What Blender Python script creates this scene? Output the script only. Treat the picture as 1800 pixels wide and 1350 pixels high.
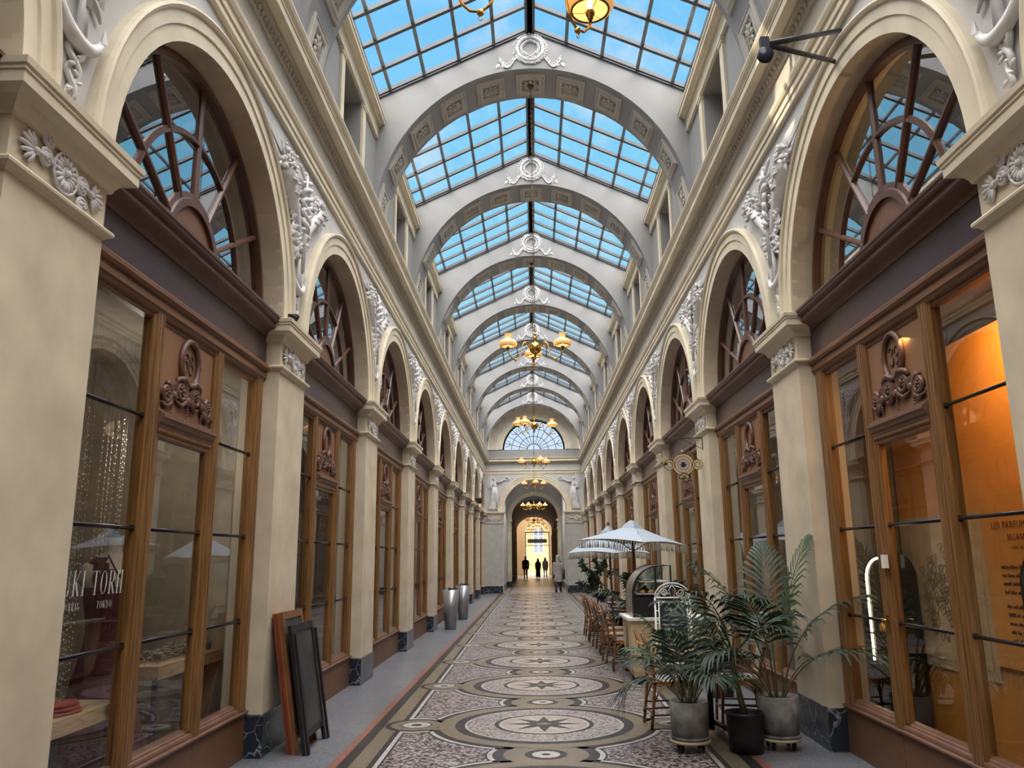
import bpy, math, random
from math import sin, cos, pi, radians, sqrt, atan2
from mathutils import Matrix, Vector
for o in list(bpy.data.objects):
    bpy.data.objects.remove(o)
S = bpy.context.scene
COL = S.collection
random.seed(11)

# ------------------------------------------------------------------ camera
H, CX, CZ = 2.461, -0.0814, 1.65            # half width between pier faces, camera x, eye height
FPX, PITCH, YAW, ROLL = 1415.46, .214, .0235, .0116
def cam_dir(a, b):
    c, s = cos(-ROLL), sin(-ROLL); a, b = c*a - s*b, s*a + c*b
    c, s = cos(PITCH), sin(PITCH); y, z = c - s*b, s + c*b
    c, s = cos(YAW), sin(YAW)
    return Vector((c*a - s*y, s*a + c*y, z))
fw = cam_dir(0, 0); rt = cam_dir(1, 0) - fw; up = cam_dir(0, 1) - fw
cd = bpy.data.cameras.new('camera'); cam = bpy.data.objects.new('camera', cd); COL.objects.link(cam)
cd.sensor_width = 36; cd.lens = 36*FPX/1800; cd.clip_end = 400; cd.clip_start = .05
M = Matrix.Identity(4)
for i in range(3):
    M[i][0] = rt[i]; M[i][1] = up[i]; M[i][2] = -fw[i]
M[0][3], M[1][3], M[2][3] = CX, 0, CZ
cam.matrix_world = M
S.camera = cam
S.view_settings.view_transform = 'Standard'; S.view_settings.look = 'None'
S.view_settings.gamma = 1; S.view_settings.use_curve_mapping = False
S.view_settings.exposure = 0.0
S.cycles.max_bounces = 9; S.cycles.diffuse_bounces = 4; S.cycles.glossy_bounces = 4
S.cycles.transparent_max_bounces = 20; S.cycles.transmission_bounces = 6
S.cycles.caustics_reflective = False; S.cycles.caustics_refractive = False
S.cycles.sample_clamp_indirect = 6
S.cycles.use_denoising = True

# ------------------------------------------------------------------ sky
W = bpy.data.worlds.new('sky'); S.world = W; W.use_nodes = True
nt = W.node_tree; nt.nodes.clear()
def wn(t, **k):
    n = nt.nodes.new(t)
    for a, v in k.items(): setattr(n, a, v)
    return n
def wl(a, b): nt.links.new(a, b)
tc = wn('ShaderNodeTexCoord'); sx = wn('ShaderNodeSeparateXYZ'); wl(tc.outputs['Generated'], sx.inputs[0])
ramp = wn('ShaderNodeValToRGB'); wl(sx.outputs['Z'], ramp.inputs[0])
e = ramp.color_ramp.elements
e[0].position = 0.0; e[0].color = (.80, .88, .97, 1)
e[1].position = .62; e[1].color = (.20, .60, 1.0, 1)
for p_, c_ in ((.14, (.66, .82, .98, 1)), (.24, (.45, .79, 1.0, 1)), (.34, (.30, .74, 1.0, 1)), (.46, (.25, .69, 1.0, 1))):
    x = e.new(p_); x.color = c_
no = wn('ShaderNodeTexNoise'); no.inputs['Scale'].default_value = 3.1; no.inputs['Detail'].default_value = 6
no.inputs['Roughness'].default_value = .62
wl(tc.outputs['Generated'], no.inputs['Vector'])
cr = wn('ShaderNodeMapRange'); cr.inputs['From Min'].default_value = .56; cr.inputs['From Max'].default_value = .74
wl(no.outputs['Fac'], cr.inputs['Value'])
mix = wn('ShaderNodeMixRGB'); wl(cr.outputs[0], mix.inputs[0]); wl(ramp.outputs[0], mix.inputs[1]); mix.inputs[2].default_value = (.9, .93, 1, 1)
# unseen bright cloud added overhead and behind the camera to light the interior
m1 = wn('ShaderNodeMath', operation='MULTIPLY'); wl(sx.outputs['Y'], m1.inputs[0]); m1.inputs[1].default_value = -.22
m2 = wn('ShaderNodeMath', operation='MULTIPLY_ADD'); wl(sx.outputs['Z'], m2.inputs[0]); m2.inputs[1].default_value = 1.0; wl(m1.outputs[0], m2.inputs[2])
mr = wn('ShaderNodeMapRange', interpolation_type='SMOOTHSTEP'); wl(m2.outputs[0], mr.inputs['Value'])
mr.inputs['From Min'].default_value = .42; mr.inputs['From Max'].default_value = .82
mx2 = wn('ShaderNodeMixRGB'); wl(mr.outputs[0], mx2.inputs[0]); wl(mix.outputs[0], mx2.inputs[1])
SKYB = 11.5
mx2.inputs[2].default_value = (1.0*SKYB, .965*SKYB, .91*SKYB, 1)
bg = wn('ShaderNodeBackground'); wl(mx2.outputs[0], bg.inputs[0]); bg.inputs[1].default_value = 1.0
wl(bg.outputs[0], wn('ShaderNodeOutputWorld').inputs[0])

# the sun reaches only the street behind the far gate (houses shade the roof of the gallery)
def lamp(name, kind, loc, energy, color, **k):
    l = bpy.data.lights.new(name, kind); l.energy = energy; l.color = color
    for a, v in k.items(): setattr(l, a, v)
    o = bpy.data.objects.new(name, l); COL.objects.link(o); o.location = loc
    return o
def aim(o, tgt):
    o.rotation_euler = (Vector(tgt) - o.location).to_track_quat('-Z', 'Y').to_euler()
# a gap between the roofs lets one thin sunbeam reach the cornice
aim(lamp('cornice_sunbeam', 'SPOT', (-24, 1.5, 27.5), 110000, (1, .86, .60), spot_size=radians(1.15), spot_blend=.3, shadow_soft_size=.05), (2.38, 7.16, 6.18))
aim(lamp('street_sun', 'SPOT', (-22, 62, 42), 42000, (1, .74, .40), spot_size=radians(24), spot_blend=.15, shadow_soft_size=.2), (0, 99, 3))

# ------------------------------------------------------------------ materials
MATS = {}
def mat(name, col, rough=.6, metal=0.0, var=.06, scale=6.0, spec=.5, bump=0.0, emit=None, alpha=None, stretch=None, col2=None, trans=0):
    if name in MATS: return MATS[name]
    m = bpy.data.materials.new(name); m.use_nodes = True; n = m.node_tree.nodes; l = m.node_tree.links
    b = n['Principled BSDF']; b.inputs['Roughness'].default_value = rough; b.inputs['Metallic'].default_value = metal
    b.inputs['Specular IOR Level'].default_value = spec
    b.inputs['Base Color'].default_value = (*col, 1)
    if var or col2 or bump:
        t = n.new('ShaderNodeTexCoord'); ns = n.new('ShaderNodeTexNoise'); ns.inputs['Scale'].default_value = scale; ns.inputs['Detail'].default_value = 5
        src = t.outputs['Object']
        if stretch:
            mp = n.new('ShaderNodeMapping'); mp.inputs['Scale'].default_value = stretch; l.new(src, mp.inputs[0]); src = mp.outputs[0]
        l.new(src, ns.inputs['Vector'])
        rp = n.new('ShaderNodeValToRGB'); l.new(ns.outputs['Fac'], rp.inputs[0])
        a = tuple(max(0, c*(1-var*1.6)) for c in col); bb = tuple(min(1, c*(1+var*1.6)) for c in (col2 or col))
        rp.color_ramp.elements[0].position = .32; rp.color_ramp.elements[1].position = .68
        rp.color_ramp.elements[0].color = (*a, 1); rp.color_ramp.elements[1].color = (*bb, 1)
        l.new(rp.outputs[0], b.inputs['Base Color'])
        if bump:
            bp = n.new('ShaderNodeBump'); bp.inputs['Strength'].default_value = bump; bp.inputs['Distance'].default_value = .01
            l.new(ns.outputs['Fac'], bp.inputs['Height']); l.new(bp.outputs[0], b.inputs['Normal'])
    if emit:
        b.inputs['Emission Color'].default_value = (*emit[:3], 1); b.inputs['Emission Strength'].default_value = emit[3]
    if trans: b.inputs['Transmission Weight'].default_value = trans
    MATS[name] = m
    return m
def glassmat(name, ior=1.7, tint=(.93, .95, .94), rough=0.0):
    m = bpy.data.materials.new(name); m.use_nodes = True; n = m.node_tree.nodes; l = m.node_tree.links; n.clear()
    tr = n.new('ShaderNodeBsdfTransparent'); tr.inputs[0].default_value = (*tint, 1)
    gl = n.new('ShaderNodeBsdfGlossy'); gl.inputs['Roughness'].default_value = rough; gl.inputs[0].default_value = (.95, .97, 1, 1)
    lw = n.new('ShaderNodeLayerWeight'); f0 = ((ior-1)/(ior+1))**2
    pw = n.new('ShaderNodeMath'); pw.operation = 'POWER'; l.new(lw.outputs['Facing'], pw.inputs[0]); pw.inputs[1].default_value = 5
    lw.inputs['Blend'].default_value = .5
    fr = n.new('ShaderNodeMath'); fr.operation = 'MULTIPLY_ADD'; l.new(pw.outputs[0], fr.inputs[0]); fr.inputs[1].default_value = 1-f0; fr.inputs[2].default_value = f0
    mx = n.new('ShaderNodeMixShader'); l.new(fr.outputs[0], mx.inputs[0]); l.new(tr.outputs[0], mx.inputs[1]); l.new(gl.outputs[0], mx.inputs[2])
    l.new(mx.outputs[0], n.new('ShaderNodeOutputMaterial').inputs[0])
    MATS[name] = m
    return m
cream = mat('cream_paint', (.60, .525, .40), .55, var=.10, scale=2.2)
creamlt = mat('light_cream_moulding', (.66, .59, .455), .5, var=.06, scale=3)
grey = mat('grey_stucco', (.49, .49, .495), .7, var=.05, scale=2)
greige = mat('warm_grey_frieze', (.42, .39, .345), .7, var=.05, scale=2)
vault = mat('pale_grey_vault', (.255, .255, .26), .7, var=.04, scale=1.5)
vaultin = mat('grey_arch_soffit', (.275, .278, .30), .7, var=.04, scale=1.5)
relief = mat('white_plaster_relief', (.62, .61, .62), .55, var=.08, scale=9)
coffer = mat('coffer_plaster', (.44, .42, .39), .6, var=.05, scale=4)
wood = mat('golden_brown_wood', (.185, .088, .027), .38, var=.28, scale=5, stretch=(14, 14, .5), bump=.15)
woodh = mat('brown_wood_rail', (.16, .072, .034), .4, var=.22, scale=5, stretch=(14, .5, 14), bump=.15)
panel = mat('tan_brown_panel', (.235, .118, .058), .5, var=.08, scale=2)
brown = mat('dark_red_brown_moulding', (.105, .046, .032), .36, var=.12, scale=3)
carve = mat('carved_brown_wood', (.12, .058, .042), .42, var=.15, scale=20)
kickm = mat('brown_kick_panel', (.135, .064, .032), .5, var=.08, scale=2)
purple = mat('dark_plum_fascia', (.050, .031, .042), .33, var=.18, scale=1.6)
iron = mat('dark_iron', (.018, .016, .020), .35, metal=.6, var=.1)
steel = mat('grey_painted_steel', (.075, .082, .095), .45, metal=.2, var=.08, scale=3)
steellt = mat('pale_glazing_steel', (.17, .19, .22), .4, metal=.3, var=.1, scale=5)
brass = mat('polished_brass', (.52, .33, .09), .18, metal=1, var=.1)
brassdk = mat('aged_brass', (.12, .075, .035), .35, metal=.8, var=.1)
black = mat('black_paint', (.010, .010, .012), .4, var=.1)
white = mat('white_paint', (.75, .75, .74), .5, var=.03)
glass = glassmat('shop_glass', 1.75)
archglass = glassmat('arch_window_glass', 4.8, (.60, .62, .62))
roofglass = glassmat('roof_glass', 1.35, (.985, .99, 1))
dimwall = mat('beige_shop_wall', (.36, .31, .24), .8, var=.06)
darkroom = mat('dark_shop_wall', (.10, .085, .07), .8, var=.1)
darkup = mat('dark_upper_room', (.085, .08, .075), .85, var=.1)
orangewall = mat('orange_shop_wall', (.46, .21, .05), .6, var=.05)
def marble():
    m = mat('dark_blue_marble', (.022, .030, .042), .22, var=0); n = m.node_tree.nodes; l = m.node_tree.links; b = n['Principled BSDF']
    t = n.new('ShaderNodeTexCoord'); ns = n.new('ShaderNodeTexNoise'); ns.inputs['Scale'].default_value = 3; ns.inputs['Detail'].default_value = 4
    l.new(t.outputs['Object'], ns.inputs['Vector'])
    v = n.new('ShaderNodeTexVoronoi'); v.feature = 'DISTANCE_TO_EDGE'; v.inputs['Scale'].default_value = 5.5
    mx = n.new('ShaderNodeMixRGB'); mx.inputs[0].default_value = .30; l.new(t.outputs['Object'], mx.inputs[1]); l.new(ns.outputs['Color'], mx.inputs[2]); l.new(mx.outputs[0], v.inputs['Vector'])
    r = n.new('ShaderNodeValToRGB'); l.new(v.outputs['Distance'], r.inputs[0])
    r.color_ramp.elements[0].position = .0; r.color_ramp.elements[0].color = (.30, .33, .36, 1)
    r.color_ramp.elements[1].position = .03; r.color_ramp.elements[1].color = (.020, .028, .042, 1)
    x = r.color_ramp.elements.new(.012); x.color = (.10, .12, .15, 1)
    l.new(r.outputs[0], b.inputs['Base Color'])
    return m
marblem = marble()
def chips(name, cols, scale, rough=.3):
    m = mat(name, cols[0], rough, var=0); n = m.node_tree.nodes; l = m.node_tree.links; b = n['Principled BSDF']
    t = n.new('ShaderNodeTexCoord'); v = n.new('ShaderNodeTexVoronoi'); v.inputs['Scale'].default_value = scale; v.voronoi_dimensions = '2D'; v.inputs['Randomness'].default_value = .85
    l.new(t.outputs['Object'], v.inputs['Vector'])
    s = n.new('ShaderNodeSeparateColor'); l.new(v.outputs['Color'], s.inputs[0])
    r = n.new('ShaderNodeValToRGB'); r.color_ramp.interpolation = 'CONSTANT'; l.new(s.outputs[0], r.inputs[0])
    r.color_ramp.elements[0].color = (*cols[0], 1); r.color_ramp.elements[1].position = 1/len(cols); r.color_ramp.elements[1].color = (*cols[1], 1)
    for i, c in enumerate(cols[2:], 2):
        x = r.color_ramp.elements.new(i/len(cols)); x.color = (*c, 1)
    ns = n.new('ShaderNodeTexNoise'); ns.inputs['Scale'].default_value = 1.3; l.new(t.outputs['Object'], ns.inputs['Vector'])
    mp = n.new('ShaderNodeMapRange'); mp.inputs['To Min'].default_value = .72; mp.inputs['To Max'].default_value = 1.2; l.new(ns.outputs['Fac'], mp.inputs['Value'])
    mu = n.new('ShaderNodeMixRGB'); mu.blend_type = 'MULTIPLY'; mu.inputs[0].default_value = 1; l.new(r.outputs[0], mu.inputs[1]); l.new(mp.outputs[0], mu.inputs[2])
    l.new(mu.outputs[0], b.inputs['Base Color'])
    b.inputs['Roughness'].default_value = rough
    return m
f_dark = chips('dark_mosaic', ((.022, .021, .024), (.034, .031, .034), (.017, .016, .019)), 70, .38)
f_tan = chips('tan_mosaic', ((.175, .147, .112), (.15, .125, .092), (.205, .172, .13)), 70)
f_white = chips('white_mosaic', ((.44, .43, .44), (.36, .35, .365), (.49, .48, .48)), 70)
f_chip = chips('speckled_mosaic', ((.40, .37, .37), (.055, .045, .052), (.26, .21, .215), (.025, .022, .027), (.34, .31, .31), (.11, .09, .10)), 44)
f_chip2 = chips('pale_speckled_mosaic', ((.38, .345, .335), (.09, .075, .08), (.33, .285, .28), (.19, .155, .155), (.42, .39, .38)), 52)
f_pink = chips('pale_pink_mosaic', ((.40, .33, .30), (.34, .28, .26), (.44, .37, .34)), 70)
f_red = chips('red_mosaic', ((.25, .11, .085), (.20, .09, .075), (.29, .14, .11)), 70)
f_blue = chips('blue_grey_terrazzo', ((.155, .165, .195), (.13, .14, .17), (.185, .195, .22), (.10, .11, .14), (.24, .25, .27)), 85)
# ------------------------------------------------------------------ helpers
class MB:
    def __init__(s):
        s.v = []; s.f = []; s.m = []; s.s = []; s.M = Matrix.Identity(4); s.mi = 0
    def add(s, vs, fs, smooth=False, mi=None):
        o = len(s.v)
        s.v += [tuple(s.M @ Vector(p)) for p in vs]
        mi = s.mi if mi is None else mi
        for f in fs:
            s.f.append(tuple(i + o for i in f)); s.m.append(mi); s.s.append(smooth)
        return s
    def box(s, x0, x1, y0, y1, z0, z1, mi=None):
        v = [(x0, y0, z0), (x1, y0, z0), (x1, y1, z0), (x0, y1, z0), (x0, y0, z1), (x1, y0, z1), (x1, y1, z1), (x0, y1, z1)]
        return s.add(v, [(0, 3, 2, 1), (4, 5, 6, 7), (0, 1, 5, 4), (1, 2, 6, 5), (2, 3, 7, 6), (3, 0, 4, 7)], False, mi)
    def cbox(s, c, d, mi=None):
        return s.box(c[0]-d[0]/2, c[0]+d[0]/2, c[1]-d[1]/2, c[1]+d[1]/2, c[2]-d[2]/2, c[2]+d[2]/2, mi)
    def prism(s, prof, a, b, fn, smooth=False, caps=True, mi=None):
        """closed 2D profile extruded from a to b; fn(p, q, t) -> xyz"""
        n = len(prof)
        v = [fn(p, q, a) for p, q in prof] + [fn(p, q, b) for p, q in prof]
        f = [(i, (i+1) % n, n + (i+1) % n, n + i) for i in range(n)]
        if caps: f += [tuple(range(n))[::-1], tuple(range(n, 2*n))]
        return s.add(v, f, smooth, mi)
    def loft(s, rings, closed=True, caps=False, smooth=True, mi=None, loop=False):
        n = len(rings[0]); v = [p for r in rings for p in r]; f = []
        R = len(rings)
        for i in range(R if loop else R-1):
            j = (i+1) % R
            for k in range(n if closed else n-1):
                k2 = (k+1) % n
                f.append((i*n+k, i*n+k2, j*n+k2, j*n+k))
        if caps: f += [tuple(range(n))[::-1], tuple(range((R-1)*n, R*n))]
        return s.add(v, f, smooth, mi)
    def tube(s, path, r, n=8, closed=False, caps=True, mi=None):
        P = [Vector(p) for p in path]; N = len(P); rings = []
        ref = None
        for i, p in enumerate(P):
            if closed: t = P[(i+1) % N] - P[i-1]
            else: t = P[min(i+1, N-1)] - P[max(i-1, 0)]
            t = t.normalized() if t.length > 1e-9 else Vector((0, 0, 1))
            if ref is None:
                ref = Vector((0, 0, 1)) if abs(t.z) < .9 else Vector((1, 0, 0))
            a = ref - t*ref.dot(t)
            if a.length < 1e-6: a = t.orthogonal()
            a.normalize(); ref = a; b = t.cross(a)
            rr = r[i] if isinstance(r, (list, tuple)) else r
            rings.append([tuple(p + a*(rr*cos(2*pi*k/n)) + b*(rr*sin(2*pi*k/n))) for k in range(n)])
        return s.loft(rings, True, caps and not closed, True, mi, loop=closed)
    def lathe(s, prof, n=20, c=(0, 0, 0), caps=False, mi=None, smooth=True):
        rings = [[(c[0]+r*cos(2*pi*k/n), c[1]+r*sin(2*pi*k/n), c[2]+z) for k in range(n)] for r, z in prof]
        return s.loft(rings, True, caps, smooth, mi)
    def ell(s, c, r, nu=10, nv=6, R=None, mi=None):
        vs = []; c = Vector(c)
        if not isinstance(r, (list, tuple)): r = (r, r, r)
        for j in range(nv+1):
            ph = -pi/2 + pi*j/nv
            for i in range(nu):
                p = Vector((r[0]*cos(ph)*cos(2*pi*i/nu), r[1]*cos(ph)*sin(2*pi*i/nu), r[2]*sin(ph)))
                if R is not None: p = R @ p
                vs.append(tuple(c + p))
        f = [(j*nu+i, j*nu+(i+1) % nu, (j+1)*nu+(i+1) % nu, (j+1)*nu+i) for j in range(nv) for i in range(nu)]
        return s.add(vs, f, True, mi)
    def disc(s, c, r, n=40, mi=None, ry=None):
        ry = ry or r
        return s.add([(c[0]+r*cos(2*pi*k/n), c[1]+ry*sin(2*pi*k/n), c[2]) for k in range(n)], [tuple(range(n))], False, mi)
    def mesh(s, name, mats):
        me = bpy.data.meshes.new(name); me.from_pydata(s.v, [], s.f)
        for m in (mats if isinstance(mats, (list, tuple)) else [mats]): me.materials.append(m)
        me.polygons.foreach_set('material_index', s.m); me.polygons.foreach_set('use_smooth', s.s)
        me.update()
        return me
    def build(s, name, mats, parent=None, **k): return ob(name, s.mesh(name, mats), parent, **k)
def ob(name, me, parent=None, loc=None, rot=None, scale=None):
    o = bpy.data.objects.new(name, me); COL.objects.link(o)
    if parent is not None: o.parent = parent
    if loc is not None: o.location = loc
    if rot is not None: o.rotation_euler = rot if isinstance(rot, (tuple, list)) else (0, 0, rot)
    if scale is not None: o.scale = scale
    return o
def tag(o, label=None, cat=None, group=None, kind=None):
    if label: o['label'] = label
    if cat: o['category'] = cat
    if group: o['group'] = group
    if kind: o['kind'] = kind
    return o
def thing(name, label, cat, loc=(0, 0, 0), rz=0, group=None):
    return tag(ob(name, None, None, loc, rz), label, cat, group)
def struct(name, loc=(0, 0, 0), rz=0): return tag(ob(name, None, None, loc, rz), kind='structure')
def copy_tree(o, parent=None, **kw):
    c = o.copy(); COL.objects.link(c); c.parent = parent
    if parent is not None: c.matrix_parent_inverse = o.matrix_parent_inverse
    for ch in list(o.children): copy_tree(ch, c)
    for k, v in kw.items():
        if k == 'loc': c.location = v
        elif k == 'rz': c.rotation_euler = (0, 0, v)
        else: c[k] = v
    return c
def place(proto, used, loc, rz, **kw):
    """first call moves the proto itself, later calls copy it with its parts"""
    if not used:
        used.append(1); proto.location = loc; proto.rotation_euler = (0, 0, rz)
        for k, v in kw.items(): proto[k] = v
        return proto
    return copy_tree(proto, None, loc=loc, rz=rz, **kw)
def text(name, body, size, m, parent, loc, rot, sx=1, shear=0, ext=.001, align='CENTER', weight=0, space=1):
    c = bpy.data.curves.new(name, 'FONT'); c.body = body; c.size = size; c.extrude = ext; c.align_x = align; c.shear = shear
    c.offset = weight; c.space_character = space; c.resolution_u = 3
    c.materials.append(m)
    q = bpy.data.objects.new(name, c); COL.objects.link(q); dg = bpy.context.evaluated_depsgraph_get()
    me = bpy.data.meshes.new_from_object(q.evaluated_get(dg)); me.materials.clear(); me.materials.append(m)
    bpy.data.objects.remove(q)
    return ob(name, me, parent, loc, rot, (sx, 1, 1))
def RX(a): return Matrix.Rotation(a, 4, 'X')
def RY(a): return Matrix.Rotation(a, 4, 'Y')
def RZ(a): return Matrix.Rotation(a, 4, 'Z')
def T(x, y, z): return Matrix.Translation((x, y, z))
def arc(c, r, a0, a1, n, fn):
    return [fn(c[0]+r*cos(a0+(a1-a0)*i/n), c[1]+r*sin(a0+(a1-a0)*i/n)) for i in range(n+1)]
def spiral(c, r0, r1, a0, turns, n, fn):
    return [fn(c[0]+(r0+(r1-r0)*i/n)*cos(a0+turns*2*pi*i/n), c[1]+(r0+(r1-r0)*i/n)*sin(a0+turns*2*pi*i/n)) for i in range(n+1)]
CACHE = {}
def cached(key, fn):
    if key not in CACHE: CACHE[key] = fn()
    return CACHE[key]
# bay layout
PW, PP, Y2 = .849, 4.0693, 7.3857
OP = (PP-PW)/2                                   # half opening
ZI, ZA, ZP = 3.908, 3.459, .354                  # impost top, necking, plinth top
RA, RZA = OP, 1.525                               # arch half axes
ZC = 6.68                                        # top of the main cornice
YE = 41.0                                        # end wall
DY = {'left': 0.0, 'right': .11}
def yn(i): return Y2 + (i-2)*PP
def side_loc(side, y): return ((-H, y + DY[side], 0), 0) if side == 'left' else ((H, y + DY[side], 0), pi)
# ------------------------------------------------------------------ floor
def floor():
    L = [f_blue, f_red, f_dark, f_tan, f_white, f_chip, f_chip2, f_pink]
    b = MB(); z = [0.0]
    def up(): z[0] += .00035
    def strip(x0, x1, y0, y1, mi): b.add([(x0, y0, z[0]), (x1, y0, z[0]), (x1, y1, z[0]), (x0, y1, z[0])], [(0, 1, 2, 3)], False, mi)
    b.box(-3.9, 3.9, -5.2, 97, -.2, 0, 0)
    ya, yb_ = -5, 41.0
    for w, mi in ((1.80, 1), (1.725, 2), (1.625, 3), (1.475, 2), (1.425, 4), (1.385, 2), (1.365, 5)):
        up(); strip(-w, w, ya, yb_, mi)
    MY = [8.745 + 2.585*k for k in range(-5, 13)]
    CS = [m + 1.29 for m in MY]
    SX = (-1.30, 1.30)
    big = lambda r, mi: [b.disc((0, m, z[0]), r, 56, mi) for m in MY if m < 40.2]
    ctr = lambda r, mi: [b.disc((0, m, z[0]), r, 32, mi) for m in CS if m < 40.4]
    sid = lambda r, mi: [b.disc((s, m, z[0]), r, 26, mi) for m in MY for s in SX if m < 40.4]
    def sidc(r, mi):
        for m in MY:
            for s in SX:
                if m < 40.4:
                    a = math.acos(.085/r)
                    b.add([(s + (1 if s < 0 else -1)*r*cos(-a0), m + r*sin(a0), z[0]) for a0 in [-(pi-a)+2*(pi-a)*k/24 for k in range(25)]], [tuple(range(25))], False, mi)
    up(); big(1.20, 2); ctr(.53, 2); sidc(.385, 2)
    up(); big(1.178, 4); ctr(.51, 4); sidc(.365, 4)
    up(); big(1.135, 2); ctr(.465, 2); sid(.318, 2)
    up(); ctr(.37, 3); sid(.262, 3)
    up()
    for m in MY:                                       # S-shaped links from the ring to the border band
        for s in SX:
            if m < 40.2: strip(min(s*.8, s*1.12), max(s*.8, s*1.12), m-.245, m-.16, 3)
    up(); ctr(.185, 2); sid(.160, 2)
    up(); ctr(.122, 4); sid(.145, 4)
    up(); ctr(.04, 2); sid(.055, 2)
    up(); big(1.065, 3)
    up(); big(.905, 2)
    up(); big(.805, 4)
    up(); big(.785, 6)
    up(); big(.505, 2)
    up(); big(.46, 4)
    up(); big(.435, 7)
    up()
    for m in MY:
        if m > 40: continue
        for q, (R1, R2, mi, ph) in enumerate(((.40, .15, 4, pi/8), (.385, .15, 2, 0))):
            pts = []
            for k in range(16):
                r = R1 if k % 2 == 0 else R2
                a = ph + k*pi/8
                pts.append((r*cos(a), m + r*sin(a), z[0] + q*.0002))
            b.add(pts + [(0, m, z[0]+q*.0002)], [(k, (k+1) % 16, 16) for k in range(16)], False, mi)
    up(); up()
    for m in MY:
        if m < 40: b.add([(-.085, m, z[0]), (0, m-.06, z[0]), (.085, m, z[0]), (0, m+.06, z[0])], [(0, 1, 2, 3)], False, 3)
    # passage beyond the end wall: plain panels with dark borders
    z[0] = .0004
    strip(-1.6, 1.6, 41, 96, 5); up()
    for k in range(17):
        y0 = 41.3 + k*3.2
        strip(-1.35, 1.35, y0, y0+2.8, 2); 
    up()
    for k in range(17):
        y0 = 41.3 + k*3.2
        strip(-1.27, 1.27, y0+.08, y0+2.72, 6)
    tag(b.build('floor', L), kind='structure')
floor()

# ------------------------------------------------------------------ side walls: spandrels, cornices, upper walls
NCOL = 28
def arch_y(k, n=NCOL): t = pi*k/n; return RA*cos(t), RZA*sin(t)
def facade(side):
    sg = -1 if side == 'left' else 1
    X = lambda n_: sg*(H - n_)
    dy = DY[side]
    b = MB()
    for i in range(-1, 10):
        yc = yn(i) + PW + OP + dy
        pts = [arch_y(k) for k in range(NCOL+1)]
        for k in range(NCOL):
            (a0, h0), (a1, h1) = pts[k], pts[k+1]
            b.add([(X(-.03), yc+a0, ZI+h0), (X(-.03), yc+a1, ZI+h1), (X(-.03), yc+a1, 5.9), (X(-.03), yc+a0, 5.9)], [(0, 1, 2, 3)], False, 0)
            # reveal
            b.add([(X(.0), yc+a0, ZI+h0), (X(.0), yc+a1, ZI+h1), (X(-.36), yc+a1, ZI+h1), (X(-.36), yc+a0, ZI+h0)], [(0, 1, 2, 3)], True, 1)
    for i in range(-1, 11):
        y0 = yn(i) + dy; b.box(min(X(-.36), X(-.03)), max(X(-.36), X(-.03)), y0, y0+PW, ZI-.05, 5.9, 0)
    y0, y1 = yn(-1)+dy, YE
    b.box(min(X(-.4), X(-.06)), max(X(-.4), X(-.06)), y0, y1, 5.88, ZC, 0)
    w = tag(b.build('wall_'+side, [grey, cream]), kind='structure')
    # entablature
    t = struct('trim_1' if side == 'left' else 'trim_2')
    fn = lambda p, q, tt: (X(p), tt, q)
    def run(name, prof, m, smooth=False): MB().prism(prof, y0, y1, fn, smooth).build(name, m, t)
    run('architrave', [(-.1, 5.86), (.015, 5.86), (.015, 5.925), (.03, 5.925), (.03, 5.995), (.05, 6.0), (.065, 6.03), (.07, 6.06), (.0, 6.075), (-.1, 6.075)], creamlt)
    run('frieze', [(-.1, 6.07), (.0, 6.07), (.0, 6.39), (-.1, 6.39)], greige)
    run('bed_moulding', [(-.1, 6.38), (.02, 6.38), (.03, 6.40), (.045, 6.46), (.07, 6.475), (.085, 6.50), (.05, 6.52), (-.1, 6.52)], greige)
    run('corona', [(-.1, 6.515), (.17, 6.515), (.18, 6.50), (.195, 6.50), (.195, 6.575), (.205, 6.58), (.205, 6.595), (.235, 6.63), (.25, 6.66), (.25, ZC), (-.1, ZC+.02)], creamlt)
    e = MB(); k = 0; y = 2.0
    while y < 40.6:
        e.ell((X(.046), y, 6.435), (.024, .026, .034), 6, 4); y += .085
    e.build('egg_moulding', greige, t)
    # archivolts, one per arch
    prof = [(0, 0), (0, .016), (.11, .016), (.114, .03), (.205, .03), (.21, .05), (.23, .062), (.25, .055), (.255, .03), (.255, -.04), (0, -.04)]
    def av():
        m = MB(); N = 40; rings = []
        for k in range(N+1):
            tt = pi*k/N
            rings.append([(n_, (RA+r)*cos(tt), (RZA+r)*sin(tt)) for r, n_ in prof])
        m.loft(rings, True, True, False)
        return m.mesh('archivolt', creamlt)
    me = cached('archivolt', av)
    for i in range(-1, 10):
        (loc, rz) = side_loc(side, yn(i)+PW+OP)
        ob('archivolt', me, t, (loc[0], loc[1], ZI), rz)
    return w
for s_ in ('left', 'right'): facade(s_)

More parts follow.
